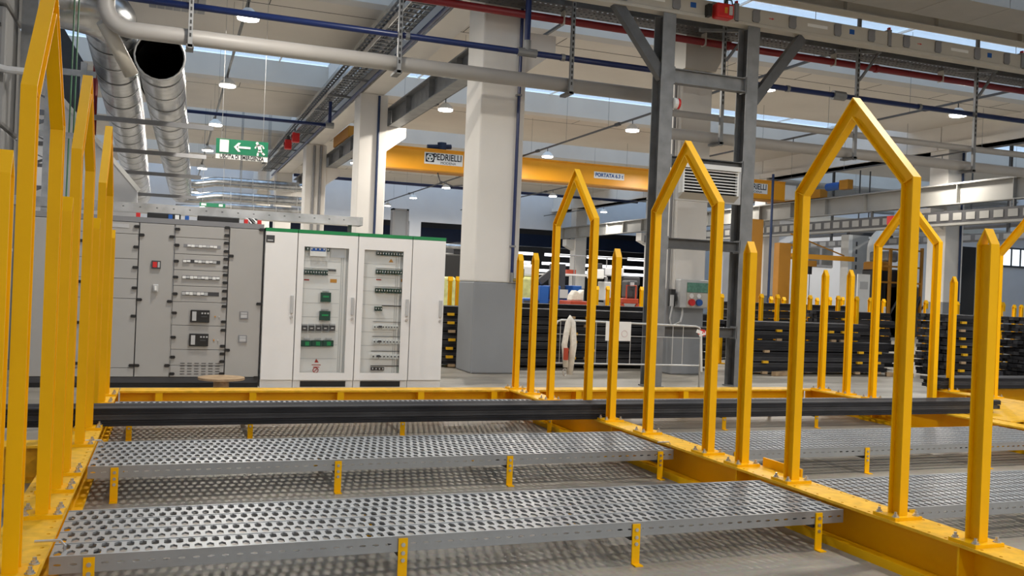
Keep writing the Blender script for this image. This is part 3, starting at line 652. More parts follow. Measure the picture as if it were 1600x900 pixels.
# things standing on the grey cabinets
t = thing('cable_tray', 'galvanised cable tray lying above the grey cabinets', 'cable tray', (.5, 12.65, ZG))
MB().box(-4.1, 2.47, 12.55, 12.56, 2.215, 2.325).box(-4.1, 2.47, 12.85, 12.86, 2.215, 2.325).box(-4.1, 2.47, 12.55, 12.86, 2.21, 2.215).build('tray', GALV, t)
MB().box(2.44, 2.475, 12.548, 12.862, 2.21, 2.327).build('end_cap', GALV, t)
for k in range(32): MB().box(-4.0+k*.2, -3.98+k*.2, 12.545, 12.55, 2.27, 2.28).build('rivet', GALVD, t)
for x in (-3.5, -1.2, 1.0): MB().box(x-.03, x+.03, 12.58, 12.82, ZG, 2.21).build('support', GALVD, t)
MB().box(2.30, 2.34, 12.65, 12.75, 2.09, 2.21).build('support', GALVD, t)
for i, (x0, x1, m, lb) in enumerate(((-.3, .1, BLACK, 'black duct cover piece on the grey cabinets, left one'), (.30, .82, BLACK, 'long black duct cover lying on the grey cabinets under the tray'))):
    o = MB().box(x0, x1, 12.4, 12.5, ZG, ZG+.075).build('duct_cover', m, bevel=.01); tag(o, lb, 'cover')
for i, (x, m) in enumerate(((-.43, REDB), (.03, WHITE), (.15, BLUEM), (.88, REDB), (1.05, REDB), (-.05, BLUEM))):
    o = MB().box(x, x+.05, 12.38, 12.45, ZG, ZG+.06).build('terminal_block', m, bevel=.004); tag(o, 'small %s terminal block on top of the grey cabinets, %s' % ({REDB: 'red', WHITE: 'white', BLUEM: 'blue'}[m], ['left', 'beside a blue one', 'beside the long black cover', 'right of the long black cover', 'rightmost', 'between the covers'][i]), 'terminal')
t = thing('cable_bundle', 'black and white cables dropping onto the grey cabinets at the right', 'cable', (.95, 12.5, ZG))
for k in range(4): MB().tube([(.9+k*.04, 12.6, 2.22), (.93+k*.04, 12.5, 2.2), (.98+k*.04, 12.45, ZG+.01)], .01, 6).build('cable', BLACK if k % 2 else WHITE, t)
t = thing('cable_drum', 'wooden cable drum lying flat in front of the grey cabinet', 'drum', (.62, 11.4, 0))
MB().tube([(.62, 11.4, .20), (.62, 11.4, .225)], .27, 28).build('top_disc', WOOD, t); MB().tube([(.62, 11.4, .025), (.62, 11.4, .20)], .09, 14).build('core', WOOD, t); MB().tube([(.62, 11.4, 0), (.62, 11.4, .025)], .27, 28).build('bottom_disc', WOOD, t)
# ------------------------------------------------------------------ galvanised steel frame beside the white column
YS = 12.3
fr = thing('support_gantry', 'tall galvanised steel frame of two posts with cross rails under the busbar', 'frame', (7.6, YS, 0))
def hpost(x0, x1, z1):
    p = MB(); p.box(x0, x1, YS-.13, YS-.115, 0, z1); p.box(x0, x1, YS+.115, YS+.13, 0, z1); p.box((x0+x1)/2-.006, (x0+x1)/2+.006, YS-.115, YS+.115, 0, z1); p.build('post', GALVM, fr)
def cpost(x0, x1, z1):
    # wide flange post: web coloured darker for the shade in its recess, flange to the camera
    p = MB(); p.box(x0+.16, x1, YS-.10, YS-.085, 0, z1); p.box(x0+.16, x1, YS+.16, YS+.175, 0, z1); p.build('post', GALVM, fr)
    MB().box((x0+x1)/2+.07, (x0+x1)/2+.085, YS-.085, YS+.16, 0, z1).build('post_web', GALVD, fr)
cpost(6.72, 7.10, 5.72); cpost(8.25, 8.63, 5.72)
for z0, z1 in ((4.68, 4.90), (3.40, 3.56), (2.14, 2.30), (.78, .94)):
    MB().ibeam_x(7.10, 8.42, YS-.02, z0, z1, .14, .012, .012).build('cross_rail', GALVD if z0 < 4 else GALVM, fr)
    for x in (7.10, 8.40): MB().box(x, x+.02, YS-.10, YS+.06, z0-.02, z1+.02).build('rail_plate', GALVM, fr)
for (x0, x1, z0, z1) in ((6.95, 6.05, 4.75, 5.85), (8.60, 9.5, 4.55, 5.70)):
    MB().bar((x0, YS, z0), (x1, YS, z1), .12, .16).build('diagonal_brace', GALVD, fr)
MB().box(6.86, 7.12, YS-.14, YS+.2, 0, .02).build('base_plate', GALVM, fr); MB().box(8.39, 8.65, YS-.14, YS+.2, 0, .02).build('base_plate', GALVM, fr)
# heater
h = thing('fan_heater', 'light grey louvred fan heater mounted between the steel posts', 'heater', (7.95, 12.2, 2.95))
hy = 12.02; hx0, hx1 = at_y(1067, 280, hy).x, at_y(1155, 280, hy).x; hz0, hz1 = 2.90, 3.44
MB().box(hx0-.05, hx1+.12, hy+.12, 12.19, hz0-.02, hz1+.03).build('back_case', LGREY, h)
MB().box(hx0+.02, hx1-.02, hy+.06, hy+.12, hz0+.08, hz1-.06).build('grille_back', BLACK, h)
f = MB(); f.box(hx0, hx1, hy-.04, hy+.12, hz1-.07, hz1); f.box(hx0, hx0+.03, hy, hy+.12, hz0+.09, hz1-.07); f.box(hx1-.03, hx1, hy, hy+.12, hz0+.09, hz1-.07); f.build('frame', WHITE, h)
MB().prism([(hy+.12, hz0), (hy+.12, hz0+.09), (hy-.02, hz0+.09)], 'x', hx0, hx1).build('lower_lip', CREAM, h)
for k in range(8):
    z = hz0+.12+k*.046; MB().prism([(hy, z), (hy+.05, z+.008), (hy+.05, z+.022), (hy, z+.016)], 'x', hx0+.03, hx1-.03).build('louvre', WHITE, h)
# socket box on the white column
s = thing('socket_box', 'grey socket distribution box with red and blue outlets on the white column', 'socket box', (8.75, 14.1, 1.2))
yb = 13.92; bx0, bx1, bz0, bz1 = 8.42, 9.10, 1.20, 1.70
MB().box(bx0, bx1, yb+.02, 14.128, bz0, bz1).build('case', LGREY, s, bevel=.015)
MB().box(bx0+.13, bx1-.02, yb, yb+.02, bz0+.28, bz1-.05).build('window', mat('green_smoked', (.12, .26, .2), .1, 0, .2, 30), s); MB().box(bx0+.13, bx1-.02, yb, yb+.02, bz0+.02, bz0+.27).build('front_plate', CREAM, s)
for x, m in ((bx0+.21, REDB), (bx0+.36, BLUEM)):
    o = MB().tube([(x, yb-.05, bz0+.1), (x, yb, bz0+.1)], .06, 16).build('outlet', m, s); MB().tube([(x, yb-.015, bz0+.215), (x, yb-.001, bz0+.215)], .042, 14).build('round_socket', WHITE, s)
MB().tube([(bx0+.12, 14.05, bz0), (bx0+.12, 14.05, bz0-.12), (bx0+.06, 14.0, bz0-.25), (bx0-.02, 14.1, bz0-.32)], .018, 8).build('cable', LGREY, s)
t = thing('switch_bracket', 'small black cable holder with a grey hose beside the socket box', 'bracket', (8.25, 13.9, 1.2))
MB().box(8.27, 8.36, 14.0, 14.1, 1.22, 1.52).build('holder', BLACK, t); MB().box(8.25, 8.31, 13.97, 14.0, 1.22, 1.42).build('clip', LGREY, t); MB().box(8.36, 8.399, 14.05, 14.15, 1.3, 1.45).build('arm', DGREY, t)
MB().tube([(8.29, 13.98, 1.22), (8.25, 13.98, 1.0), (8.3, 14.0, .85)], .015, 8).build('hose', LGREY, t)
t = thing('conduit', 'pair of grey conduits running up the left side of the white socket column', 'conduit', (8.3, 14.3, 0))
for x, y, z0 in ((8.345, 14.25, .8), (8.30, 14.40, .2)): MB().tube([(x, y, z0), (x, y, 5.42)], .028, 10).build('conduit_pipe', MGREY, t)
t = thing('emergency_light', 'small red and white round siren on the steel post', 'siren', (7.2, 12.35, 4.0))
MB().tube([(7.11, 12.22, 4.36), (7.17, 12.22, 4.36)], .085, 14).build('base', WHITE, t); MB().tube([(7.17, 12.22, 4.36), (7.21, 12.22, 4.36)], .085, 14).build('lens', REDB, t)
# ------------------------------------------------------------------ busbar trunking on the steel frame
b = thing('busbar_trunking', 'long white busbar trunking with grey plug points on the steel frame', 'busbar', (10, 12.3, 5.75))
x = 5.2; seg = 3.05
for k in range(5):
    x0 = 5.15+k*seg
    MB().box(x0, x0+seg-.03, 12.22, 12.38, 5.78, 6.02).build('section', CREAM, b, bevel=.008)
    MB().box(x0+seg-.05, x0+seg+.02, 12.20, 12.40, 5.76, 6.05).build('joint', MGREY, b); MB().box(x0+seg-.03, x0+seg, 12.205, 12.26, 6.05, 6.09).build('joint_clip', REDB, b)
    for q in (.35, 1.05, 1.95, 2.65):
        c = MB().prism([(x0+q-.07, 5.82), (x0+q-.05, 5.80), (x0+q+.05, 5.80), (x0+q+.07, 5.84), (x0+q+.06, 5.96), (x0+q+.07, 6.0), (x0+q-.05, 6.0), (x0+q-.07, 5.97)], 'y', 12.195, 12.219).build('plug_point', MGREY, b)
    MB().box(x0+1.35, x0+1.75, 12.216, 12.2195, 5.88, 5.93).build('type_label', WHITE, b); MB().box(x0+2.2, x0+2.3, 12.216, 12.2195, 5.87, 5.95).build('blue_sticker', BLUEM, b)
    MB().prism([(x0+.6, 5.895), (x0+.66, 5.895), (x0+.66, 5.885), (x0+.70, 5.90), (x0+.66, 5.915), (x0+.66, 5.905), (x0+.6, 5.905)], 'y', 12.216, 12.2195).build('red_arrow', REDB, b)
MB().box(5.1, 20.4, 12.2, 12.4, 5.73, 5.775).build('support_rail', CREAM, b)
t = thing('tap_off_box', 'red tap-off unit clipped onto the white busbar', 'tap-off box', (8.1, 12.1, 5.8))
rp = at_y(1130, 17, 12.1); x, z = rp.x, rp.z
MB().box(x-.14, x+.17, 12.04, 12.21, z-.12, z+.11).build('case', REDB, t, bevel=.03); MB().box(x-.26, x-.20, 12.1, 12.21, z-.11, z+.08).build('end_cover', BLACK, t)
MB().box(x-.01, x+.04, 12.035, 12.04, z-.05, z+.04).build('yellow_label', LABO, t); MB().box(x+.07, x+.13, 12.03, 12.04, z-.07, z+.07).build('lever', LGREY, t)
MB().tube([(x+.05, 12.15, z+.1), (x+.08, 12.15, z+.2), (x+.18, 12.15, z+.2), (x+.22, 12.15, z+.05)], .012, 6).build('cable', DGREEN, t)
# overhead clad box and cream beam at the upper right
o = thing('overhead_enclosure', 'grey panel-clad box hanging at the upper right corner', 'enclosure', (13, 11, 6.1))
for k in range(11): MB().box(7.5+k*1.15, 8.64+k*1.15, 10.6, 11.5, 6.10, 7.7).build('cladding_panel', mat('grey_cladding', (.36, .35, .33), .55, .1, .05, 3), o, bevel=.006)
o = thing('support_beam', 'cream steel beam with stiffeners above the busbar', 'beam', (13, 11.9, 6.1))
MB().ibeam_x(5.2, 20.5, 11.92, 6.08, 6.42, .22, .018, .014).build('beam', CREAM, o)
for k in range(8): MB().box(6.2+k*1.9, 6.215+k*1.9, 11.82, 11.913, 6.10, 6.40).build('stiffener', CREAM, o)
# ------------------------------------------------------------------ pipes running across the hall
def pipe(name, label, pts, r, m, loc, rings=(), ringm=GALVM):
    t = thing(name, label, 'pipe', loc)
    MB().tube(pts, r, 14).build('pipe_run', m, t, smooth=True)
    for x in rings: MB().tube([(x-.03, pts[0][1], pts[0][2]), (x+.03, pts[0][1], pts[0][2])], r*1.25, 12).build('pipe_clamp', ringm, t)
    return t
YPB = 13.4
t = pipe('compressed_air_pipe', 'long dark blue compressed air pipe crossing the whole picture', [(-3.9, YPB, 5.15), (21, YPB, 5.15)], .048, BLUE, (5, YPB, 5.1), (3.2, 5.75, 9.0, 10.1, 13.1))
p = at_y(823, 85, YPB)
MB().tube([(p.x, YPB, 5.15), (p.x, YPB, 6.54)], .048, 12).build('riser', BLUE, t); MB().tube([(p.x-.16, YPB, 5.15), (p.x+.16, YPB, 5.15)], .068, 12).build('tee', GALVM, t); MB().tube([(p.x, YPB, 5.15), (p.x, YPB, 5.34)], .062, 12).build('tee_branch', GALVM, t)
p = at_y(1310, 152, YPB); MB().tube([(p.x-.13, YPB, 5.15), (p.x+.13, YPB, 5.15)], .085, 10).build('coupling', GALVM, t)
YPG = 13.5; zg = 4.74
t = thing('extraction_pipe', 'thick light grey pipe crossing in front of the columns with an elbow at the left', 'pipe', (3, YPG, zg))
MB().tube([(-.95, YPG, 7.7), (-.95, YPG, zg+.32)]+arc((-.63, YPG, zg+.32), (-1, 0, 0), (0, 0, -1), .32, .2, 1.5, 6)+[(-.6, YPG, zg), (7.62, YPG, zg)], .115, 16).build('pipe_run', PIPEG, t, smooth=True)
MB().tube([(-.98, YPG+.1, zg+.1), (-.62, YPG+.5, zg-.5)], .10, 14).build('branch', CREAM, t, smooth=True)
t = thing('extraction_pipe', 'upper of two thin light grey pipes right of the steel post', 'pipe', (13, YPG, 4.6)); MB().tube([(7.82, YPG, 4.50), (21, YPG, 4.50)], .06, 12).build('pipe_run', PIPEG, t, smooth=True); MB().tube([(7.70, YPG, 4.50), (7.82, YPG, 4.50)], .065, 12).build('blue_end', BLUE, t)
t = thing('extraction_pipe', 'lower and thicker light grey pipe right of the steel post', 'pipe', (13, YPG+.1, 4.2)); MB().tube([(7.8, YPG+.1, 4.17), (21, YPG+.1, 4.17)], .10, 14).build('pipe_run', PIPEG, t, smooth=True)
YPR = 13.8
t = pipe('sprinkler_pipe', 'dark red sprinkler pipe under the perforated cable tray', [(3.2, YPR, 5.87), (21, YPR, 5.87)], .062, RED, (10, YPR, 5.8), (9.1, 12.4), RED)
for x in (5.9, 8.6, 11.4, 14.0): MB().box(x-.012, x+.012, YPR-.07, YPR+.07, 5.80, 6.02).build('pipe_strap', CREAM, t)
t = thing('cable_tray', 'dark perforated cable tray above the red sprinkler pipe', 'cable tray', (12, 13.75, 6.05))
mb = MB(); n = 190; L = 17.6
for r in range(4):
    for k in range(n): holes(mb, 3.4+k*L/n, 3.4+(k+1)*L/n, 13.5+r*.12, 13.62+r*.12, .02, .018, lambda u, v, d: (u, v, 6.02+d), .003)
mb.build('tray_floor', GALVD, t); MB().box(3.4, 21, 13.49, 13.5, 6.02, 6.13).box(3.4, 21, 13.98, 13.99, 6.02, 6.13).build('tray_side', GALVD, t)
# hangers
for i, (px, py) in enumerate(((298, 40), (625, 60), (895, 60), (1340, 120), (1525, 150), (1130, 120))):
    p = at_y(px, py, 13.3); t = thing('pipe_hanger', 'slotted steel hanger strut holding the pipes, %s' % ['leftmost, near the ducts', 'left of the large white column', 'left of the steel frame', 'above the nearest middle arch', 'at the right edge', 'between the steel posts'][i], 'hanger', (p.x, 13.3, 4.6))
    MB().box(p.x-.03, p.x+.03, 13.28, 13.33, 4.55 if i < 3 else 4.0, 7.7).build('strut', GALVM, t)
    for k in range(18): MB().box(p.x-.012, p.x+.012, 13.274, 13.28, 4.7+k*.09, 4.75+k*.09).build('slot', BLACK, t)
    MB().box(p.x-.05, p.x+.05, 13.28, 13.62, 4.56 if i < 3 else 4.02, 4.60 if i < 3 else 4.06).build('foot_arm', GALVD, t)
    if i > 2: MB().bar((p.x-.5, 13.3, 5.9), (p.x+.5, 13.3, 6.02), .05, .05).build('cross_arm', GALVM, t); MB().bar((p.x+.04, 13.3, 5.45), (p.x+.45, 13.3, 5.98), .04, .04).build('knee_brace', GALVM, t)
t = pipe('compressed_air_pipe', 'thin dark blue pipe crossing high up behind the first exit sign', [at_y(280, 172, 27)]+[at_y(515, 196, 27)], .05, BLUE, (2, 27, 6))
p = at_y(515, 196, 27); MB().tube([p, p+Vector((0, 0, .7))], .05, 10).build('riser', BLUE, t); MB().tube([p-Vector((.12, 0, 0)), p+Vector((.12, 0, 0))], .09, 10).build('tee', GALVM, t)
t = pipe('compressed_air_pipe', 'dark blue pipe on the far roof slab behind the crane', [(5.6, 46.5, 6.6), (25, 46.5, 6.6)], .08, BLUE, (15, 46.5, 6.6))
# column pipe with brass valve
t = thing('drop_pipe', 'thin dark blue drop pipe with brass valve on the large white column', 'pipe', (5.3, 14.05, 1.5))
MB().tube([(5.28, 14.06, 1.62), (5.28, 14.06, 6.5)], .028, 10).build('pipe_run', BLUE, t); MB().tube([(5.28, 14.06, 1.52), (5.28, 14.06, 1.68)], .035, 10).build('valve_body', GALVM, t)
MB().tube([(5.28, 14.06, 1.56), (5.42, 14.04, 1.56), (5.46, 14.04, 1.62), (5.46, 14.04, 1.75)], .03, 10).build('valve_elbow', mat('brass', (.30, .24, .08), .4, .6), t)
for z in (2.1, 4.6): MB().box(5.24, 5.32, 14.03, 14.13, z, z+.03).build('clamp', MGREY, t)
t = thing('conduit', 'thin dark conduit down the second white column', 'conduit', (5.15, 24.5, 0)); MB().tube([(5.16, 24.55, 1.9), (5.16, 24.55, 6.5)], .035, 8).build('conduit_pipe', NAVY, t)
t = thing('conduit', 'thin dark conduits down the third white column', 'conduit', (5.15, 35, 0))
for x in (4.95, 5.2): MB().tube([(x, 34.98, 1.9), (x, 34.98, 6.5)], .05, 8).build('conduit_pipe', MGREY, t)
# ------------------------------------------------------------------ cable trays along the left roof beam
t = thing('cable_tray', 'ladder cable trays running along the left roof beam into the distance', 'cable tray', (4.3, 26, 6.5))
for x0, z0 in ((4.02, 6.70), (4.02, 7.05)):
    MB().box(x0, x0+.02, 13, 47, z0, z0+.11).box(x0+.48, x0+.50, 13, 47, z0, z0+.11).build('side_rail', GALV, t)
    mb = MB()
    for k in range(110): mb.box(x0+.02, x0+.48, 13+k*.31, 13.05+k*.31, z0, z0+.02)
    r = mb.build('rungs', GALVM, t); r['kind'] = 'stuff'
    for k in range(4): MB().tube([(x0+.08+k*.1, 13, z0+.05), (x0+.08+k*.1, 47, z0+.05)], .025, 6).build('cable', DGREY if k % 2 else MGREY, t)
for k in range(14): MB().box(3.98, 4.72, 14+k*2.4, 14.06+k*2.4, 6.64, 6.69).build('bracket', GALVM, t)
t = thing('compressed_air_pipe', 'dark blue pipe following the ladder trays along the left roof beam', 'pipe', (4.62, 26, 6.5)); MB().tube([(4.60, 13, 6.55), (4.60, 47, 6.55)], .05, 10).build('pipe_run', BLUE, t)
for i, (px, py, X) in enumerate(((450, 225, 4.0), (462, 214, 4.05))):
    p = at_x(px, py, X); o = thing('alarm_horn', ['left', 'right'][i]+' red alarm unit hanging on the ladder tray', 'alarm', p)
    MB().box(p.x-.13, p.x+.13, p.y-.12, p.y+.12, p.z-.20, p.z+.16).build('case', REDB, o, bevel=.03); MB().box(p.x-.05, p.x+.05, p.y-.05, p.y+.05, p.z+.16, p.z+.3).build('bracket', DGREY, o); MB().tube([(p.x-.16, p.y, p.z), (p.x-.13, p.y, p.z)], .08, 10).build('horn', RED, o)
# ------------------------------------------------------------------ exit signs
ex = thing('exit_sign', 'hanging green emergency exit sign with arrow and running figure', 'sign', (1.2, 18, 3.6))
YE = 18.0; ex0, ex1, ez0, ez1 = .715, 1.665, 3.74, 4.02
def S(u, v): return (ex0+(ex1-ex0)*u, ez0+(ez1-ez0)*v)
MB().box(ex0, ex1, YE, YE+.02, ez0-.10, ez1).build('panel', WHITE, ex); MB().box(ex0, ex1, YE-.004, YE-.0005, ez0, ez1).build('green_field', EXG, ex)
def poly(name, pts, m=WHITE): return MB().prism([S(*p) for p in pts], 'y', YE-.009, YE-.0045).build(name, m, ex)
poly('door_symbol', [(.07, .1), (.24, .1), (.24, .93), (.07, .93)])
poly('arrow_shaft', [(.40, .43), (.66, .43), (.66, .57), (.40, .57)])
poly('arrow_head', [(.34, .5), (.42, .80), (.47, .80), (.41, .5)]); poly('arrow_head', [(.34, .5), (.41, .5), (.47, .2), (.42, .2)])
c = S(.785, .87); MB().prism([(c[0]+.027*math.cos(k*.524), c[1]+.027*math.sin(k*.524)) for k in range(12)], 'y', YE-.009, YE-.0045).build('figure_head', WHITE, ex)
def limb(pts, w):
    mb = MB()
    for (a, b) in zip(pts, pts[1:]):
        A, B = Vector(S(*a)), Vector(S(*b)); d = (B-A).normalized(); n = Vector((-d.y, d.x))*w/2; A -= d*w*.3; B += d*w*.3
        mb.prism([tuple(A+n), tuple(B+n), tuple(B-n), tuple(A-n)], 'y', YE-.009, YE-.0045)
    mb.build('figure_limb', WHITE, ex)
limb([(.82, .72), (.845, .45)], .06); limb([(.81, .74), (.765, .66), (.75, .54)], .026); limb([(.83, .76), (.89, .72), (.915, .56)], .026)
limb([(.835, .42), (.81, .26), (.80, .06)], .034); limb([(.85, .42), (.885, .26), (.925, .14)], .034)
text('lettering', 'USCITA DI EMERGENZA', .105, TEXTK, ex, ((ex0+ex1)/2, YE-.004, ez0-.05), width=.80, bold=.002)
for x in (ex0+.1, ex1-.1): MB().box(x-.003, x+.003, YE+.008, YE+.014, ez1, 7.75).build('suspension_wire', GALVM, ex)
t = thing('exit_sign', 'small distant green exit sign under the silver cross ducts', 'sign', (2.5, 38.6, 4.2))
p0, p1 = at_y(312, 318, 38.6), at_y(352, 324, 38.6)
MB().box(p0.x, p1.x, 38.6, 38.65, p1.z-.02, p0.z+.05).build('panel', EXG, t); MB().box(p0.x+.06, p0.x+.25, 38.595, 38.6, p1.z+.02, p0.z+.02).build('door_symbol', WHITE, t); MB().box(p1.x-.25, p1.x-.1, 38.595, 38.6, p1.z+.02, p0.z+.02).build('figure', WHITE, t)
for x in (p0.x+.1, p1.x-.1): MB().box(x-.008, x+.008, 38.62, 38.64, p0.z+.05, 8.58).build('suspension_wire', GALVM, t)
# ------------------------------------------------------------------ ventilation ducts
def ribbed(y0, y1, step, r):
    ys = [y0]; y = y0
    pts, rad = [], []
    while y < y1-.01:
        for dy, k in ((0, 1.0), (.03, 1.045), (.06, 1.0), (step-.02, 1.0)): pts.append(y+dy); rad.append(r*k)
        y += step
    return pts, rad
d2 = thing('ventilation_duct', 'round silver ventilation duct with open dark mouth, right of the pair', 'duct', (-.31, 22, 4.8))
ys = [17+.5*k for k in range(42)]; rad = .40
MB().tube([(-.31+.028*(y-17)-.0, y, 5.2-.03*(y-17)) for y in ys], rad, 28, caps=False).build('duct_run', GALV, d2, smooth=True)
for k in range(18): y = 17.6+k*1.12; MB().tube([(-.31+.028*(y-17), y, 5.2-.03*(y-17)), (-.31+.028*(y-17), y+.07, 5.2-.03*(y-17))], .409, 28, caps=False).build('seam_ring', ZINC if k % 2 else GALVM, d2)
MB().tube([(-.31, 17.0, 5.2), (-.30, 19.5, 5.2)], .385, 28, caps=False).build('shade_liner', MSHADE, d2, smooth=True); MB().tube([(-.31, 19.4, 5.2), (-.31, 19.6, 5.2)], .38, 24).build('shade_disc', MSHADE, d2)  # black liner and disc put in as the shade deep in the mouth
MB().tube([(-.31+.41*math.cos(k*.3142), 17.0, 5.2+.41*math.sin(k*.3142)) for k in range(20)], .02, 8, closed=True).build('mouth_ring', ZINC, d2, smooth=True)
d1 = thing('ventilation_duct', 'large round silver ventilation duct coming from the wall with an elbow, left of the pair', 'duct', (-1.2, 20, 4.8))
el = arc((-1.90, 16.6, 5.62), (0, -1, 0), (1, 0, 0), .80, 0, math.pi/2, 6)
MB().tube([(-4.15, 15.8, 5.62), (-2.4, 15.8, 5.62)]+[Vector(p) for p in el], .42, 28, caps=False).build('elbow', GALV, d1, smooth=True)
ys = [16.6+.5*k for k in range(48)]; rad = .42
MB().tube([(-1.10-.008*(y-16.6), y, 5.62-.045*(y-16.6)) for y in ys], rad, 28, caps=False).build('duct_run', GALV, d1, smooth=True)
for k in range(20): y = 17.2+k*1.1; MB().tube([(-1.10-.008*(y-16.6), y, 5.62-.045*(y-16.6)), (-1.10-.008*(y-16.6), y+.07, 5.62-.045*(y-16.6))], .429, 28, caps=False).build('seam_ring', ZINC if k % 2 else GALVM, d1)
for x in (-3.6, -3.0): MB().tube([(x, 15.8, 5.62), (x+.05, 15.8, 5.62)], .44, 28, caps=False).build('flange_ring', ZINC, d1, smooth=True)
for i, (y, z) in enumerate(((20.5, 4.62), (24.5, 4.48), (28.5, 4.36), (33, 4.1))):
    o = thing('duct_support', 'grey cross bar carrying the two silver ducts, %s' % ['nearest', 'second', 'third', 'farthest'][i], 'support', (-1.5, y, z))
    MB().box(-4.2, .75, y-.04, y+.04, z-.10, z).build('cross_bar', MGREY, o); MB().bar((-4.15, y, z-1.0), (-2.2, y, z-.08), .06, .06).build('diagonal_brace', MGREY, o); MB().bar((-4.18, y, z+1.0), (-1.9, y, z), .04, .04).build('stay', MGREY, o)
for i, (y, z, px) in enumerate(((40, 5.35, 0), (39.5, 4.70, 0), (39, 4.25, 0))):
    o = thing('ventilation_duct', ['upper', 'middle', 'lower'][i]+' silver cross duct far behind the grey cabinets', 'duct', (2, y, z))
    xs = [.1, .9, 1.6, 2.0, 3, 4, 5, 5.9]; zs_ = [-.16, -.16, -.02, 0, 0, 0, 0, 0]
    MB().tube([(x, y, z+q) for x, q in zip(xs, zs_)], .20 if i < 2 else .14, 16).build('duct_run', GALV, o, smooth=True)
    for x in (2.2, 3.1, 4.0, 4.9): MB().tube([(x, y, z), (x+.04, y, z)], .22 if i < 2 else .155, 16).build('duct_ring', ZINC, o)
    for x in (2.6, 3.7): MB().box(x-.01, x+.01, y-.01, y+.01, z+.15, 8.58).build('hanger_rod', GALVM, o)
# ------------------------------------------------------------------ left side behind the first posts
t = thing('machine_enclosure', 'tall grey panelled enclosure at the left picture edge', 'enclosure', (-3.1, 14.4, 0))
for k in range(4): MB().box(-4.15, -2.14, 13.6, 15.0, .1+k*1.6, 1.68+k*1.6).build('panel', WALLG, t, bevel=.05)
MB().box(-4.15, -2.14, 13.65, 15.0, 0, .1).build('plinth', DGREY, t)
MB().tube([(-2.35, 13.5, 6.4), (-2.35, 13.5, 4.2), (-2.25, 13.5, 4.05), (-2.1, 13.5, 4.02), (-1.8, 13.5, 4.02)], .05, 10).build('pipe', LGREY, t)
for z in (5.6, 4.6, 3.4): MB().box(-2.3, -2.2, 13.55, 13.6, z, z+.04).build('door_handle', BLACK, t)
t = thing('steel_upright', 'bluish galvanised upright beside the grey enclosure', 'post', (-1.95, 14.6, 0))
MB().box(-2.08, -1.88, 14.4, 14.6, 0, 6.5).build('upright', GALVM, t); MB().box(-2.08, -1.2, 14.34, 14.4, 5.55, 5.61).build('arm', GALVD, t); MB().box(-1.6, -1.3, 14.33, 14.34, 5.53, 5.63).build('arm_end', BLACK, t)
t = thing('aluminium_rack', 'aluminium profile frame between the leftmost yellow posts', 'frame', (-1.6, 14.5, 0))
MB().box(-1.74, -1.66, 14.3, 14.38, 0, 4.4).box(-1.30, -1.22, 14.3, 14.38, 0, 4.4).build('upright', GALV, t)
for z in (2.3, 3.3, 4.2): MB().box(-1.88, -1.1, 14.31, 14.37, z, z+.08).build('cross_bar', GALV, t)
t = thing('cable', 'thin green cables hanging down beside the nearest left arch', 'cable', (-1.45, 15.2, 2.2))
for dx in (0, .06): MB().tube([(-1.5+dx, 15.3, 7.7), (-1.52+dx, 15.3, 2.0)], .012, 6).build('cable_strand', mat('green_cable', (.08, .22, .12), .5), t)
t = thing('chute', 'pale sheet metal chute with sloping white edge behind the left posts', 'chute', (-1.4, 18, 0))
MB().prism([(-1.9, 0), (-.6, 0), (-.6, 2.9), (-1.9, 4.4)], 'y', 17.6, 17.7).build('side_sheet', WALLM, t); MB().bar((-.58, 17.58, 2.9), (-1.9, 17.58, 4.43), .05, .07).build('edge', WHITE, t)
t = thing('door_leaf', 'dark door panel high behind the left arches', 'door', (-2.3, 22, 0))
MB().prism([(-2.5, 4.3), (-1.95, 3.9), (-1.95, 6.0), (-2.5, 6.9)], 'y', 22, 22.1).build('panel', DGREY, t); MB().box(-2.5, -1.95, 22, 22.1, 0, 3.9).build('lower_panel', MGREY, t)
t = thing('sprinkler_pipe', 'dark red riser pipe left of the silver ducts', 'pipe', (-1.85, 24, 0)); MB().tube([(-1.85, 24, 0), (-1.85, 24, 7.7)], .06, 10).build('riser', RED, t)
t = thing('perforated_hood', 'grey ribbed hood hanging above the silver ducts', 'hood', (.1, 17, 6.4))
for k in range(7): MB().box(-.55+k*.14, -.42+k*.14, 16.7, 18.2, 6.35+.0*k, 6.95).build('rib', MGREY, t)
MB().box(-.58, .45, 16.68, 18.22, 6.95, 7.74).build('case', GALVM, t)
# ------------------------------------------------------------------ barrier with strap, sheet and tape
bt = thing('crowd_barrier', 'white tubular crowd barrier standing in front of the steel frame', 'barrier', (6, 11.2, 0))
bx0, bx1, by, zt, zb = 4.86, 7.13, 11.2, 1.03, .45
pts = [(bx0, by, .05), (bx0, by, zt-.08), (bx0+.03, by, zt-.02), (bx0+.09, by, zt), (bx1-.09, by, zt-.04), (bx1-.03, by, zt-.06), (bx1, by, zt-.12), (bx1, by, .05)]
MB().tube(pts, .014, 10).build('frame', TUBEW, bt, smooth=True)
MB().tube([(bx0, by, zb), (bx1, by, zb-.02)], .011, 8).build('lower_rail', TUBEW, bt)
MB().tube([(bx0, by, .84), (bx1, by, .82)], .004, 6).build('middle_rail', TUBEW, bt)
for px in (875, 931, 950, 985, 1051, 1067):
    p = at_y(px, 530, by); MB().tube([(p.x, by, zb), (p.x, by, zt-.02)], .005, 6).build('bar', TUBEW, bt)
for x in (bx0, bx1): MB().bar((x, by-.02, .06), (x-.12, by-.32, .015), .03, .03).build('foot', WHITE, bt); MB().bar((x, by+.02, .06), (x+.12, by+.32, .015), .03, .03).build('foot', WHITE, bt)
t = thing('lifting_strap', 'off-white lifting strap hanging over the barrier rail', 'strap', (5.05, 11.17, .3))
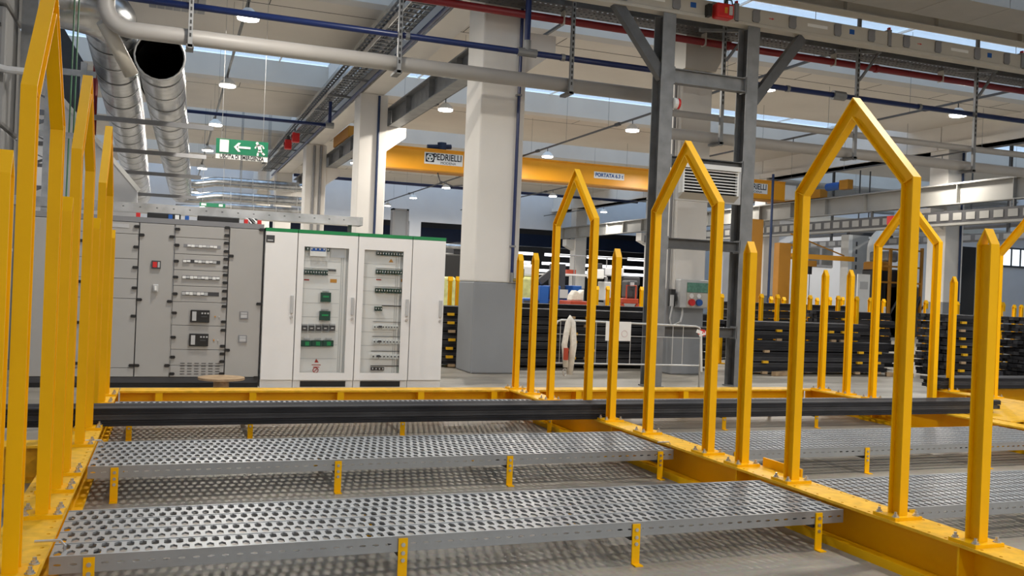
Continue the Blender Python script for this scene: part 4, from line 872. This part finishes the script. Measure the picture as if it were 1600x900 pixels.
MB().tube([(5.02, 11.16, .40), (4.98, 11.15, .7), (5.03, 11.16, 1.0), (5.06, 11.18, 1.06), (5.09, 11.16, 1.0), (5.11, 11.14, .7), (5.07, 11.15, .30)], [.042, .042, .042, .042, .046, .048, .046], 8).build('webbing', CANVAS, t, smooth=True)
MB().tube([(4.985, 11.10, .50), (4.985, 11.10, .66)], .035, 8).build('orange_sleeve', REDM, t); MB().tube([(5.0+.03*math.cos(k*.7), 11.15, .33+.05*math.sin(k*.7)) for k in range(9)], .008, 6, closed=True).build('ring', ZINC, t)
t = thing('notice_sheet', 'white paper sheet with a faint round stamp fixed to the barrier', 'notice', (5.85, 11.16, .7))
p0, p1 = at_y(947, 502, 11.17), at_y(985, 533, 11.17); MB().box(p0.x, p1.x, 11.165, 11.172, p1.z, p0.z).build('sheet', WHITE, t)
MB().tube([(p1.x-.1+.045*math.cos(k*.524), 11.163, p1.z+.1+.045*math.sin(k*.524)) for k in range(12)], .003, 4, closed=True).build('stamp', mat('pale_pink_print', (.6, .4, .42), .7), t)
t = thing('warning_tape', 'knotted red and white tape at the right end of the barrier', 'tape', (7.1, 11.14, .9))
for k in range(6): MB().bar((7.02+.02*k, 11.14, .93-.03*(k % 3)), (7.10+.015*k, 11.13, .90+.02*(k % 2)), .012, .05).build('tape_turn', REDB if k % 2 else WHITE, t)
MB().bar((7.1, 11.15, .86), (7.13, 11.15, .35), .01, .04).build('tape_end', WHITE, t)
# ------------------------------------------------------------------ stacks of black profiles in the background
def bundle(x0, x1, y0, z0, h, ny, label, rows=2, w=.12, group='stacked black profile bundles'):
    t = thing('profile_bundle', label, 'bundle', (x0, y0, z0), group, local=True)
    hh = h/rows; a = bar_mesh(x1-x0, w-.004, hh-.004).mesh('bar', BAR); b = bar_mesh(x1-x0, w-.004, hh-.004).mesh('bar', BARL)
    for r in range(rows):
        for k in range(ny): put('bar', b if (r+k+int(z0*50)) % 3 == 0 else a, t, (random.uniform(-.04, .04), k*w, r*hh))
    return t
sp_me = MB().box(-.06, .06, -.055, -.005, -.014, .032).mesh('block', YTOP); sp_w = MB().box(-.06, .06, -.055, -.005, -.014, .032).mesh('block', WOOD)
LN = ['bottom', 'second', 'third', 'fourth', 'fifth', 'sixth', 'seventh', 'eighth', 'ninth']
def spacer(x, y, z, wood=False, where='bundle on the fourth beam'):
    o = put('spacer_block', sp_w if wood else sp_me, None, (x, y, z)); tag(o, 'small %s spacer block in the %s' % ('wooden' if wood else 'yellow', where), 'block', 'spacer blocks in the '+where)
def stack(x0, x1, y0, z0, n, h, gap, where, sx, ny=6, rows=2):
    gap = .018
    for k in range(n):
        z = z0+k*(h+gap); bundle(x0+random.uniform(-.05, .05), x1+random.uniform(-.15, .15), y0, z, h, ny, 'black steel profile bundle, %s layer of the %s' % (LN[k], where), rows)
        for x in sx: spacer(x+random.uniform(-.05, .05), y0+.003, z-gap, (k+int(x)) % 4 == 0 or k == 0, where)
stack(4.45, 9.9, 15.15, .05, 7, .13, .03, 'long stack behind the barrier', (4.62, 5.0, 6.9, 7.25, 9.2), 6)
stack(9.95, 13.45, 14.2, .05, 3, .18, .03, 'stack behind the third beam posts', (10.4, 12.6, 13.1), 4)
stack(9.95, 13.0, 14.5, .65, 2, .155, .03, 'upper set-back stack', (10.9, 11.3, 12.2, 12.45), 5)
stack(11.6, 15.4, 17.4, .05, 7, .165, .03, 'tall rear stack', (11.9, 13.0, 14.6), 5)
stack(14.0, 15.15, 13.2, .05, 8, .135, .03, 'short-bar stack behind the right arches', (14.2, 14.8), 8)
stack(15.6, 20.5, 12.9, .05, 8, .135, .03, 'stack at the right edge', (16.3, 18.0), 6)
stack(12.9, 14.6, 15.4, .05, 7, .15, .03, 'stack between the third and fourth beams', (13.2, 14.1), 6)
stack(6.0, 9.6, 17.0, .05, 6, .165, .03, 'rear stack left of the socket column', (6.4, 8.0), 5)
bundle(10.04, 15, 9.66, .281, .15, 3, 'black profile bundle resting on the short fourth beam', 3)
for x in (10.2, 12.2, 14.2): tag(put('timber_block', MB().box(-.07, .07, -.1, .1, 0, .03).mesh('timber_block', WOOD), None, (x, 9.85, ZB)), 'small wooden block under the bundle on the fourth beam', 'block', 'timber blocks under the right bundle')
for i, (x, y, r) in enumerate(((10.7, 14.12, .35), (13.35, 13.98, -.4), (8.7, 14.95, .2))):
    o = MB().box(-.26, .26, -.05, .05, 0, .08).build('timber_offcut', WOOD); o.location = (x, y-.1, [.001, .001, .001][i]); o.rotation_euler = (0, 0, r); tag(o, 'raw timber offcut on the floor, %s' % ['before the stack near the third beam', 'at the right end of that stack', 'behind the barrier'][i], 'timber')
# small yellow posts of the racks behind
fp0 = None
far = [(704, 432, 16.3), (716, 432, 16.3), (933, 447, 18.5), (950, 447, 18.5), (1003, 448, 18.5), (1128, 459, 16.4), (1190, 459, 16.2), (1205, 463, 18.6), (1215, 460, 16.2), (1225, 464, 18.6), (1266, 461, 16.2), (1277, 465, 18.6), (1297, 464, 18.6), (1310, 462, 16.2), (1317, 464, 18.6), (1339, 463, 15.2), (1360, 465, 16.2), (1381, 467, 18.6), (1447, 469, 16.4), (1496, 471, 16.6), (1567, 472, 14.4), (1585, 476, 17.5), (1596, 476, 17.5)]
for i, (px, py, Y) in enumerate(far):
    p = at_y(px, py, Y); s = .8
    t = thing('rack_post', 'small distant yellow rack post among the black stacks, number %s from the left' % ['one', 'two', 'three', 'four', 'five', 'six', 'seven', 'eight', 'nine', 'ten', 'eleven', 'twelve', 'thirteen', 'fourteen', 'fifteen', 'sixteen', 'seventeen', 'eighteen', 'nineteen', 'twenty', 'twenty-one', 'twenty-two', 'twenty-three'][i], 'post', (p.x, Y, 0), 'distant yellow rack posts', local=True)
    H = p.z; mb = hseg((-HW, .02), (-HW, H-.08), (HW, .02), (HW, H-.08)); mb.build('shaft', YEL, t)
    for sgn in (-1, 1): MB().prism([(sgn*HW, H-.08), (0, H), (0, H-.014), (sgn*(HW-.012), H-.086)], 'x', -HW, HW).build('cap_plate', YEL, t)
    MB().box(-.11, .11, -.1, .1, 0, .02).build('base_plate', YEL, t)
    if i in (7, 14, 17, 18, 20): MB().box(-.035, .035, -HW-.004, -HW-.0005, H-.55, H-.2).build('label_strip', LGREY, t)
# ------------------------------------------------------------------ machines in the middle background
def rect(px0, py0, px1, py1, Y):
    a, b = at_y(px0, py0, Y), at_y(px1, py1, Y); return min(a.x, b.x), max(a.x, b.x), min(a.z, b.z), max(a.z, b.z)
t = thing('machine_tool', 'blue machine frame with dark arm behind the black bar stack', 'machine', (9, 21, 0))
x0, x1, z0, z1 = rect(818, 466, 905, 488, 21); MB().box(x0, x1, 21, 22.6, .1, z1).build('bed', BLUEM, t, bevel=.02); MB().box(x0, x1, 20.95, 21, z1-.16, z1-.05).build('guide', DGREY, t)
for px in (842, 860, 893): a, b, c, d = rect(px, 446, px+12, 490, 21); MB().box(a, b, 20.9, 21.5, 0, d).build('upright', BLUEM, t, bevel=.02)
a, b, c, d = rect(872, 452, 884, 466, 21); MB().box(a, b, 20.88, 20.95, c, d).build('control_panel', LGREY, t)
MB().bar(at_y(843, 440, 21.2), at_y(872, 418, 21.2), .12, .16).build('arm', DGREY, t); a, b, c, d = rect(868, 412, 880, 452, 21.4); MB().box(a, b, 21.3, 21.8, .5, d).build('arm_column', DGREY, t)
t = thing('wrapped_pallet', 'pallet load wrapped in pale yellow film behind the first short posts', 'pallet', (9, 24, 0))
x0, x1, z0, z1 = rect(806, 412, 835, 470, 24); MB().box(x0, x1, 24, 25, .15, z1-.35).build('film_wrap', FILM, t, bevel=.08); MB().box(x0, x1, 24.05, 24.95, z1-.35, z1).build('white_top', WHITE, t, bevel=.08); MB().box(x0, x1, 24, 25, 0, .15).build('pallet', WOOD, t)
t = thing('wrapped_pallet', 'second film wrapped load seen left of the large white column', 'pallet', (7, 24, 0))
x0, x1, z0, z1 = rect(694, 432, 712, 470, 24); MB().box(x0, x1, 24, 25, .15, z1).build('film_wrap', FILM, t, bevel=.08); MB().box(x0, x1, 24, 25, 0, .15).build('pallet', WOOD, t)
t = thing('tool_cart', 'red tool cart with parts behind the black bar stack', 'cart', (10.5, 19.5, 0))
x0, x1, z0, z1 = rect(892, 470, 918, 492, 19.5); MB().box(x0, x1, 19.5, 20.2, z1-.22, z1).build('tray', REDM, t, bevel=.02)
for x in (x0+.04, x1-.04):
    for y in (19.55, 20.15): MB().box(x-.03, x+.03, y-.03, y+.03, 0, z1-.22).build('leg', REDM, t)
MB().box(x0+.05, x1-.05, 19.55, 20.15, .3, .33).build('shelf', DGREY, t)
o = tag(MB().prism([(0, 0), (.32, .0), (.34, .28), (.22, .20), (.12, .26), (.03, .14)], 'y', 0, .28).build('packing_bag', CANVAS, bevel=.03), 'crumpled white bag lying on the red tool cart', 'bag'); o.location = (x0+.05, 19.6, z1)
t = thing('work_platform', 'raised white work platform with handrail in the middle background', 'platform', (13, 27, 0))
x0, x1, z0, z1 = rect(872, 427, 948, 433, 27); MB().box(x0, x1, 27, 29, z0, z1).build('deck', WALLM, t)
for k in range(4):
    x = x0+(x1-x0)*k/3; MB().box(x-.04, x+.04, 27, 27.08, 0, z0).build('leg', MGREY, t); MB().tube([(x, 27.04, z1), (x, 27.04, z1+.6)], .02, 6).build('rail_post', MGREY, t)
MB().tube([(x0, 27.04, z1+.6), (x1+3, 27.04, z1+.6)], .02, 6).build('handrail', MGREY, t)
a, b, c, d = rect(888, 415, 902, 420, 27); MB().box(a, b, 27.1, 27.4, z1, z1+.14).build('tray_box', REDM, t)
t = thing('control_station', 'grey and white control panel cluster beside the far arch', 'machine', (14, 25, 0))
for (px0, py0, px1, py1, m, nm) in ((928, 420, 944, 436, WHITE, 'housing'), (946, 418, 975, 432, WALLM, 'cover'), (930, 411, 942, 420, DGREY, 'dial_box'), (945, 440, 955, 470, LGREY, 'column'), (975, 432, 1000, 446, DGREY, 'motor')):
    a, b, c, d = rect(px0, py0, px1, py1, 25); MB().box(a, b, 25, 25.5, c, d).build(nm, m, t, bevel=.03)
a, b, c, d = rect(928, 436, 1000, 490, 25); MB().box(a, b, 25.05, 25.6, 0, c+.3).build('base', MGREY, t); MB().box((a+b)/2-.1, (a+b)/2+.1, 25.2, 25.5, 0, d).build('stand', DGREY, t); MB().box(b-.3, b-.1, 25.1, 25.5, 0, d+.1).build('stand', DGREY, t)
t = thing('lift_table', 'orange scissor lift frame left of the first steel post', 'lift', (12.5, 21, 0))
x0, x1, z0, z1 = rect(973, 466, 998, 475, 21); MB().box(x0, x1, 21, 21.9, z0, z1).build('platform', REDM, t, bevel=.02); MB().box(x0, x1, 21, 21.9, 0, .2).build('base', DGREY, t)
for a, b in (((x0, .2), (x1, z0)), ((x1, .2), (x0, z0))): MB().bar((a[0], 21.05, a[1]), (b[0], 21.05, b[1]), .05, .08).build('scissor_arm', REDM, t)
a, b, c, d = rect(982, 446, 996, 466, 21); MB().tube([(a, 21.1, z1), (a, 21.1, d), (b, 21.1, d), (b, 21.1, z1)], .025, 6).build('guard_rail', REDM, t)
a, b, c, d = rect(982, 438, 998, 446, 21.2); o = thing('machine_motor', 'dark motor standing on the orange lift frame', 'motor', (a, 21.3, z1)); MB().box(a, b, 21.2, 21.6, z1, d).build('case', DGREY, o, bevel=.05); MB().box(a+.05, a+.15, 21.15, 21.2, d-.15, d-.05).build('cover', LGREY, o)
t = thing('steel_upright', 'small pale post with grey bracket far behind the second column', 'post', (13.2, 53.5, 0))
a, b, c, d = rect(617, 328, 633, 400, 53.5); MB().box(a, b, 53.5, 54, 0, d).build('upright', CGREY, t); MB().box(a-.12, a, 53.45, 54.05, d-1.5, d+.1).box(b, b+.12, 53.45, 54.05, d-1.5, d+.1).box(a-.12, b+.12, 53.45, 54.05, d, d+.1).build('bracket', MGREY, t)
t = thing('press_machine', 'dark machine mass seen between the cabinet and the large column', 'machine', (9, 40, 0))
a, b, c, d = rect(694, 395, 716, 425, 40); MB().box(a-1, b+1.5, 40, 42, 0, 1.6).build('base', DGREY, t); MB().box(a, b+1, 40, 42, 1.6, d).build('head', BLACK, t, bevel=.1); MB().tube([(a-1, 39.9, d+.3), (b+1, 39.9, d+.3)], .12, 10).build('roller', GALV, t); MB().box(b-.2, b+.2, 40.2, 41.8, d, d+.5).build('roller_stand', DGREY, t)
# ------------------------------------------------------------------ right bay: partition wall, windows, jib crane, pipes
YQ = 40.0
pw = wall('wall_right_bay', [(26.6, XW1, YQ, YQ+.25, 0, 6.3)], WALLM, 'pale partition wall with windows behind the right columns')
for i, (p0, p1, bright) in enumerate((((1262, 384), (1301, 418), 0), ((1317, 386), (1331, 419), 0), ((1566, 386), (1610, 420), 1))):
    a, b, c, d = rect(p0[0], p0[1], p1[0], p1[1], YQ-.05)
    w = thing('window_%d' % (i+1), ['dim grey two-pane window behind the orange jib arm', 'narrow dim window left of the white elbow duct', 'bright daylight window at the right picture edge'][i], 'window', (a, YQ, c)); w['kind'] = 'structure'
    b = min(b, XW1-.1)
    MB().box(a, b, YQ-.06, YQ-.001, c, d).build('window_frame', DGREY if bright else MGREY, w); n = 3 if bright else 2
    for k in range(n):
        q = (b-a)/n; MB().box(a+k*q+.1, a+(k+1)*q-.06, YQ-.075, YQ-.061, c+.12, d-.1).build('pane', DAYM if bright else mat('dim_pane', (.10, .10, .095), .15, 0, .3, 1.5), w)
MB().box(26.6, XW1, YQ-.3, YQ, 5.55, 5.9).build('wall_beam', CREAM, pw)
j = thing('jib_crane', 'orange wall-mounted jib crane with post and long arm', 'crane', (22.5, 31, 0))
a, b, c, d = rect(1218, 379, 1233, 470, 31); MB().box(a, b, 31, 31.35, 0, d).build('post', OCHRE, j, bevel=.02)
a2, b2, c2, d2_ = rect(1226, 380, 1240, 405, 31); MB().box(b, b2, 31.05, 31.3, c2, c2+.1).box(b, b2, 31.05, 31.3, d2_-.1, d2_).build('hinge', OCHRE, j)
p0, p1 = at_y(1238, 399, 31), at_y(1338, 402, 31); MB().bar((p0.x, 31.17, p0.z), (p1.x, 31.17, p0.z), .12, .2).build('arm', ORANGE, j); MB().bar((p0.x, 31.17, p0.z+.9), (p1.x-.5, 31.17, p0.z+.12), .05, .05).build('tie_rod', OCHRE, j)
pz = at_y(1270, 408, 31); MB().box(pz.x-.25, pz.x+.25, 31.05, 31.3, pz.z-.22, pz.z+.02).build('trolley', OCHRE, j); MB().tube([(pz.x, 31.17, pz.z-.2), (pz.x, 31.17, .6)], .015, 6).build('chain', DGREY, j); MB().box(pz.x-.12, pz.x+.06, 31.1, 31.25, pz.z-.55, pz.z-.2).build('hoist', BLACK, j)
t = thing('steel_upright', 'tall ochre steel post just right of the second galvanised post', 'post', (20.5, 30, 0)); a, b, c, d = rect(1176, 342, 1188, 470, 30); MB().box(a, b, 30, 30.4, 0, d).build('upright', OCHRE, t)
t = thing('concrete_pillar', 'grey concrete pillar with stencil marks beside the white elbow duct', 'pillar', (27.5, 33, 0)); a, b, c, d = rect(1333, 367, 1353, 480, 33); MB().box(a, b, 33, 33.5, 0, d).build('shaft', mat('raw_concrete', (.42, .42, .41), .8, 0, .08, 2, .05, 30), t); MB().box(a-.22, a-.01, 33.0, 33.5, 0, d).build('white_edge', WHITE, t)
for k in range(4): MB().box(a+.18, a+.26, 32.985, 32.9995, d-.5-k*.35, d-.3-k*.35).build('stencil_mark', DGREY, t)
MB().box(a-.1, b+1.5, 33.1, 33.3, d, d+.15).build('pipe_shelf', DGREY, t)
t = thing('ventilation_duct', 'white elbow duct pipe in front of the right bay wall', 'duct', (28, 31.5, 0)); a, b, c, d = rect(1354, 380, 1367, 470, 31.5); xc = (a+b)/2
MB().tube([(xc, 31.5, .2), (xc, 31.5, d-.3)]+[Vector(q) for q in arc((xc+.9, 31.5, d-.3), (-1, 0, 0), (0, 0, 1), .9, .2, 1.57, 6)]+[(xc+1.9, 31.5, d+.6)], .19, 16).build('duct_run', WHITE, t, smooth=True); MB().tube([(xc, 31.5, 0), (xc, 31.5, .2)], .24, 16).build('duct_foot', LGREY, t)
for z in (1.5, 3.0): MB().tube([(xc, 31.5, z), (xc, 31.5, z+.06)], .21, 16).build('duct_ring', LGREY, t)
t = thing('notice_board', 'white standing notice board below the elbow duct', 'board', (26.5, 29, 0)); a, b, c, d = rect(1341, 428, 1358, 472, 29); MB().box(a, b, 29, 29.06, .2, d).build('board', WHITE, t); MB().box(a+.1, b-.1, 28.99, 28.999, d-.6, d-.3).build('print_block', LGREY, t)
for x in (a+.03, b-.09): MB().box(x, x+.06, 28.9, 29.2, 0, .2).build('foot', MGREY, t)
t = thing('machine_tool', 'dark machine with orange guard frames behind the third beam arch', 'machine', (28.5, 29, 0))
for (px0, py0, px1, py1, m, nm) in ((1376, 420, 1428, 470, BLACK, 'body'), (1382, 445, 1436, 478, DGREY, 'bed'), (1378, 408, 1392, 426, OCHRE, 'guard_box'), (1388, 392, 1404, 410, GALVM, 'drum')):
    a, b, c, d = rect(px0, py0, px1, py1, 29.5); MB().box(a, b, 29.5, 30.6, 0 if nm in ('body', 'bed') else c, d).build(nm, m, t, bevel=.08)
for px in (1376, 1392, 1414, 1432, 1441): a = at_y(px, 388, 29.3); MB().box(a.x-.05, a.x+.05, 29.25, 29.35, 0, a.z).build('guard_post', OCHRE, t)
for py in (388, 415, 440): a, b = at_y(1376, py, 29.3), at_y(1441, py, 29.3); MB().box(a.x, b.x, 29.27, 29.33, a.z-.05, a.z+.02).build('guard_rail', OCHRE, t)
for k in range(8): MB().tube([(27.6+.4*k, 29.4, .9+.2*(k % 3)), (27.8+.4*k, 29.2, 1.5+.2*(k % 2)), (28.1+.35*k, 29.4, 1.0)], .05, 6).build('hose', DGREY, t)
t = thing('cabinet_door', 'dark doorway panel right of the right concrete column', 'door', (27.6, 27, 0)); a, b, c, d = rect(1504, 385, 1522, 470, 27); MB().box(a, b, 27, 27.3, 0, d).build('panel', BLACK, t)
b = thing('busbar_trunking', 'grey busbar with square plug points along the right column row', 'busbar', (25.0, 30, 4.3))
MB().box(24.7, 24.82, 12, 45, 4.22, 4.62).build('section', DGREY, b)
for k in range(60): y = 12.4+k*.54; MB().box(24.685, 24.70, y, y+.36, 4.30, 4.54).build('plug_point', MATS['grey_painted_steel'], b)
MB().box(24.6, 24.95, 12, 45, 4.12, 4.2).build('support_rail', MATS['grey_painted_steel'], b)
for k in range(5): MB().box(24.7, 24.8, 15+k*6.2, 15.06+k*6.2, 4.62, 4.86).build('hanger', GALVD, b)
MB().box(24.6, 24.70, 26, 26.5, 4.28, 4.6).build('red_tap_off', REDB, b)
b = thing('cable_tray', 'lower grey tray with square windows behind the right columns', 'cable tray', (30, 30, 3.7)); MB().box(29.9, 30.3, 14, 39.5, 4.0, 4.3).build('tray', MGREY, b)
for k in range(38): y = 14.4+k*.66; MB().box(29.885, 29.9, y, y+.45, 4.05, 4.25).build('plug_point', LGREY, b)
for k in range(5): MB().box(30.05, 30.15, 16+k*5, 16.1+k*5, 4.3, 7.7).build('hanger', GALVD, b)
for i, (z, x) in enumerate(((5.0, 30.8), (4.75, 31.4))):
    t = thing('extraction_pipe', ['upper', 'lower'][i]+' long grey pipe behind the right columns', 'pipe', (x, 28, z)); MB().tube([(x, 14, z), (x, 39.6, z)], .12, 10).build('pipe_run', MGREY if i else PIPEG, t, smooth=True)
    for k in range(4): MB().box(x-.02, x+.02, 17+k*6, 17.05+k*6, z, 7.7).build('hanger', GALVD, t)
t = thing('conduit', 'dark conduit down the right edge of the right concrete column', 'conduit', (26.15, 24.5, 0)); MB().tube([(26.1, 24.54, .1), (26.1, 24.54, 7.0)], .04, 8).build('conduit_pipe', NAVY, t)
t = thing('wall_pipe', 'thin dark blue pipe beside the ochre post', 'pipe', (22, 30, 0)); p = at_y(1203, 400, 30); MB().tube([(p.x, 30, 0), (p.x, 30, 6.3)], .05, 8).build('pipe_run', NAVY, t)
for o in WORLDROOTS:
    if 'wl' in o: del o['wl']
for o in bpy.data.objects:
    if 'wl' in o: del o['wl']
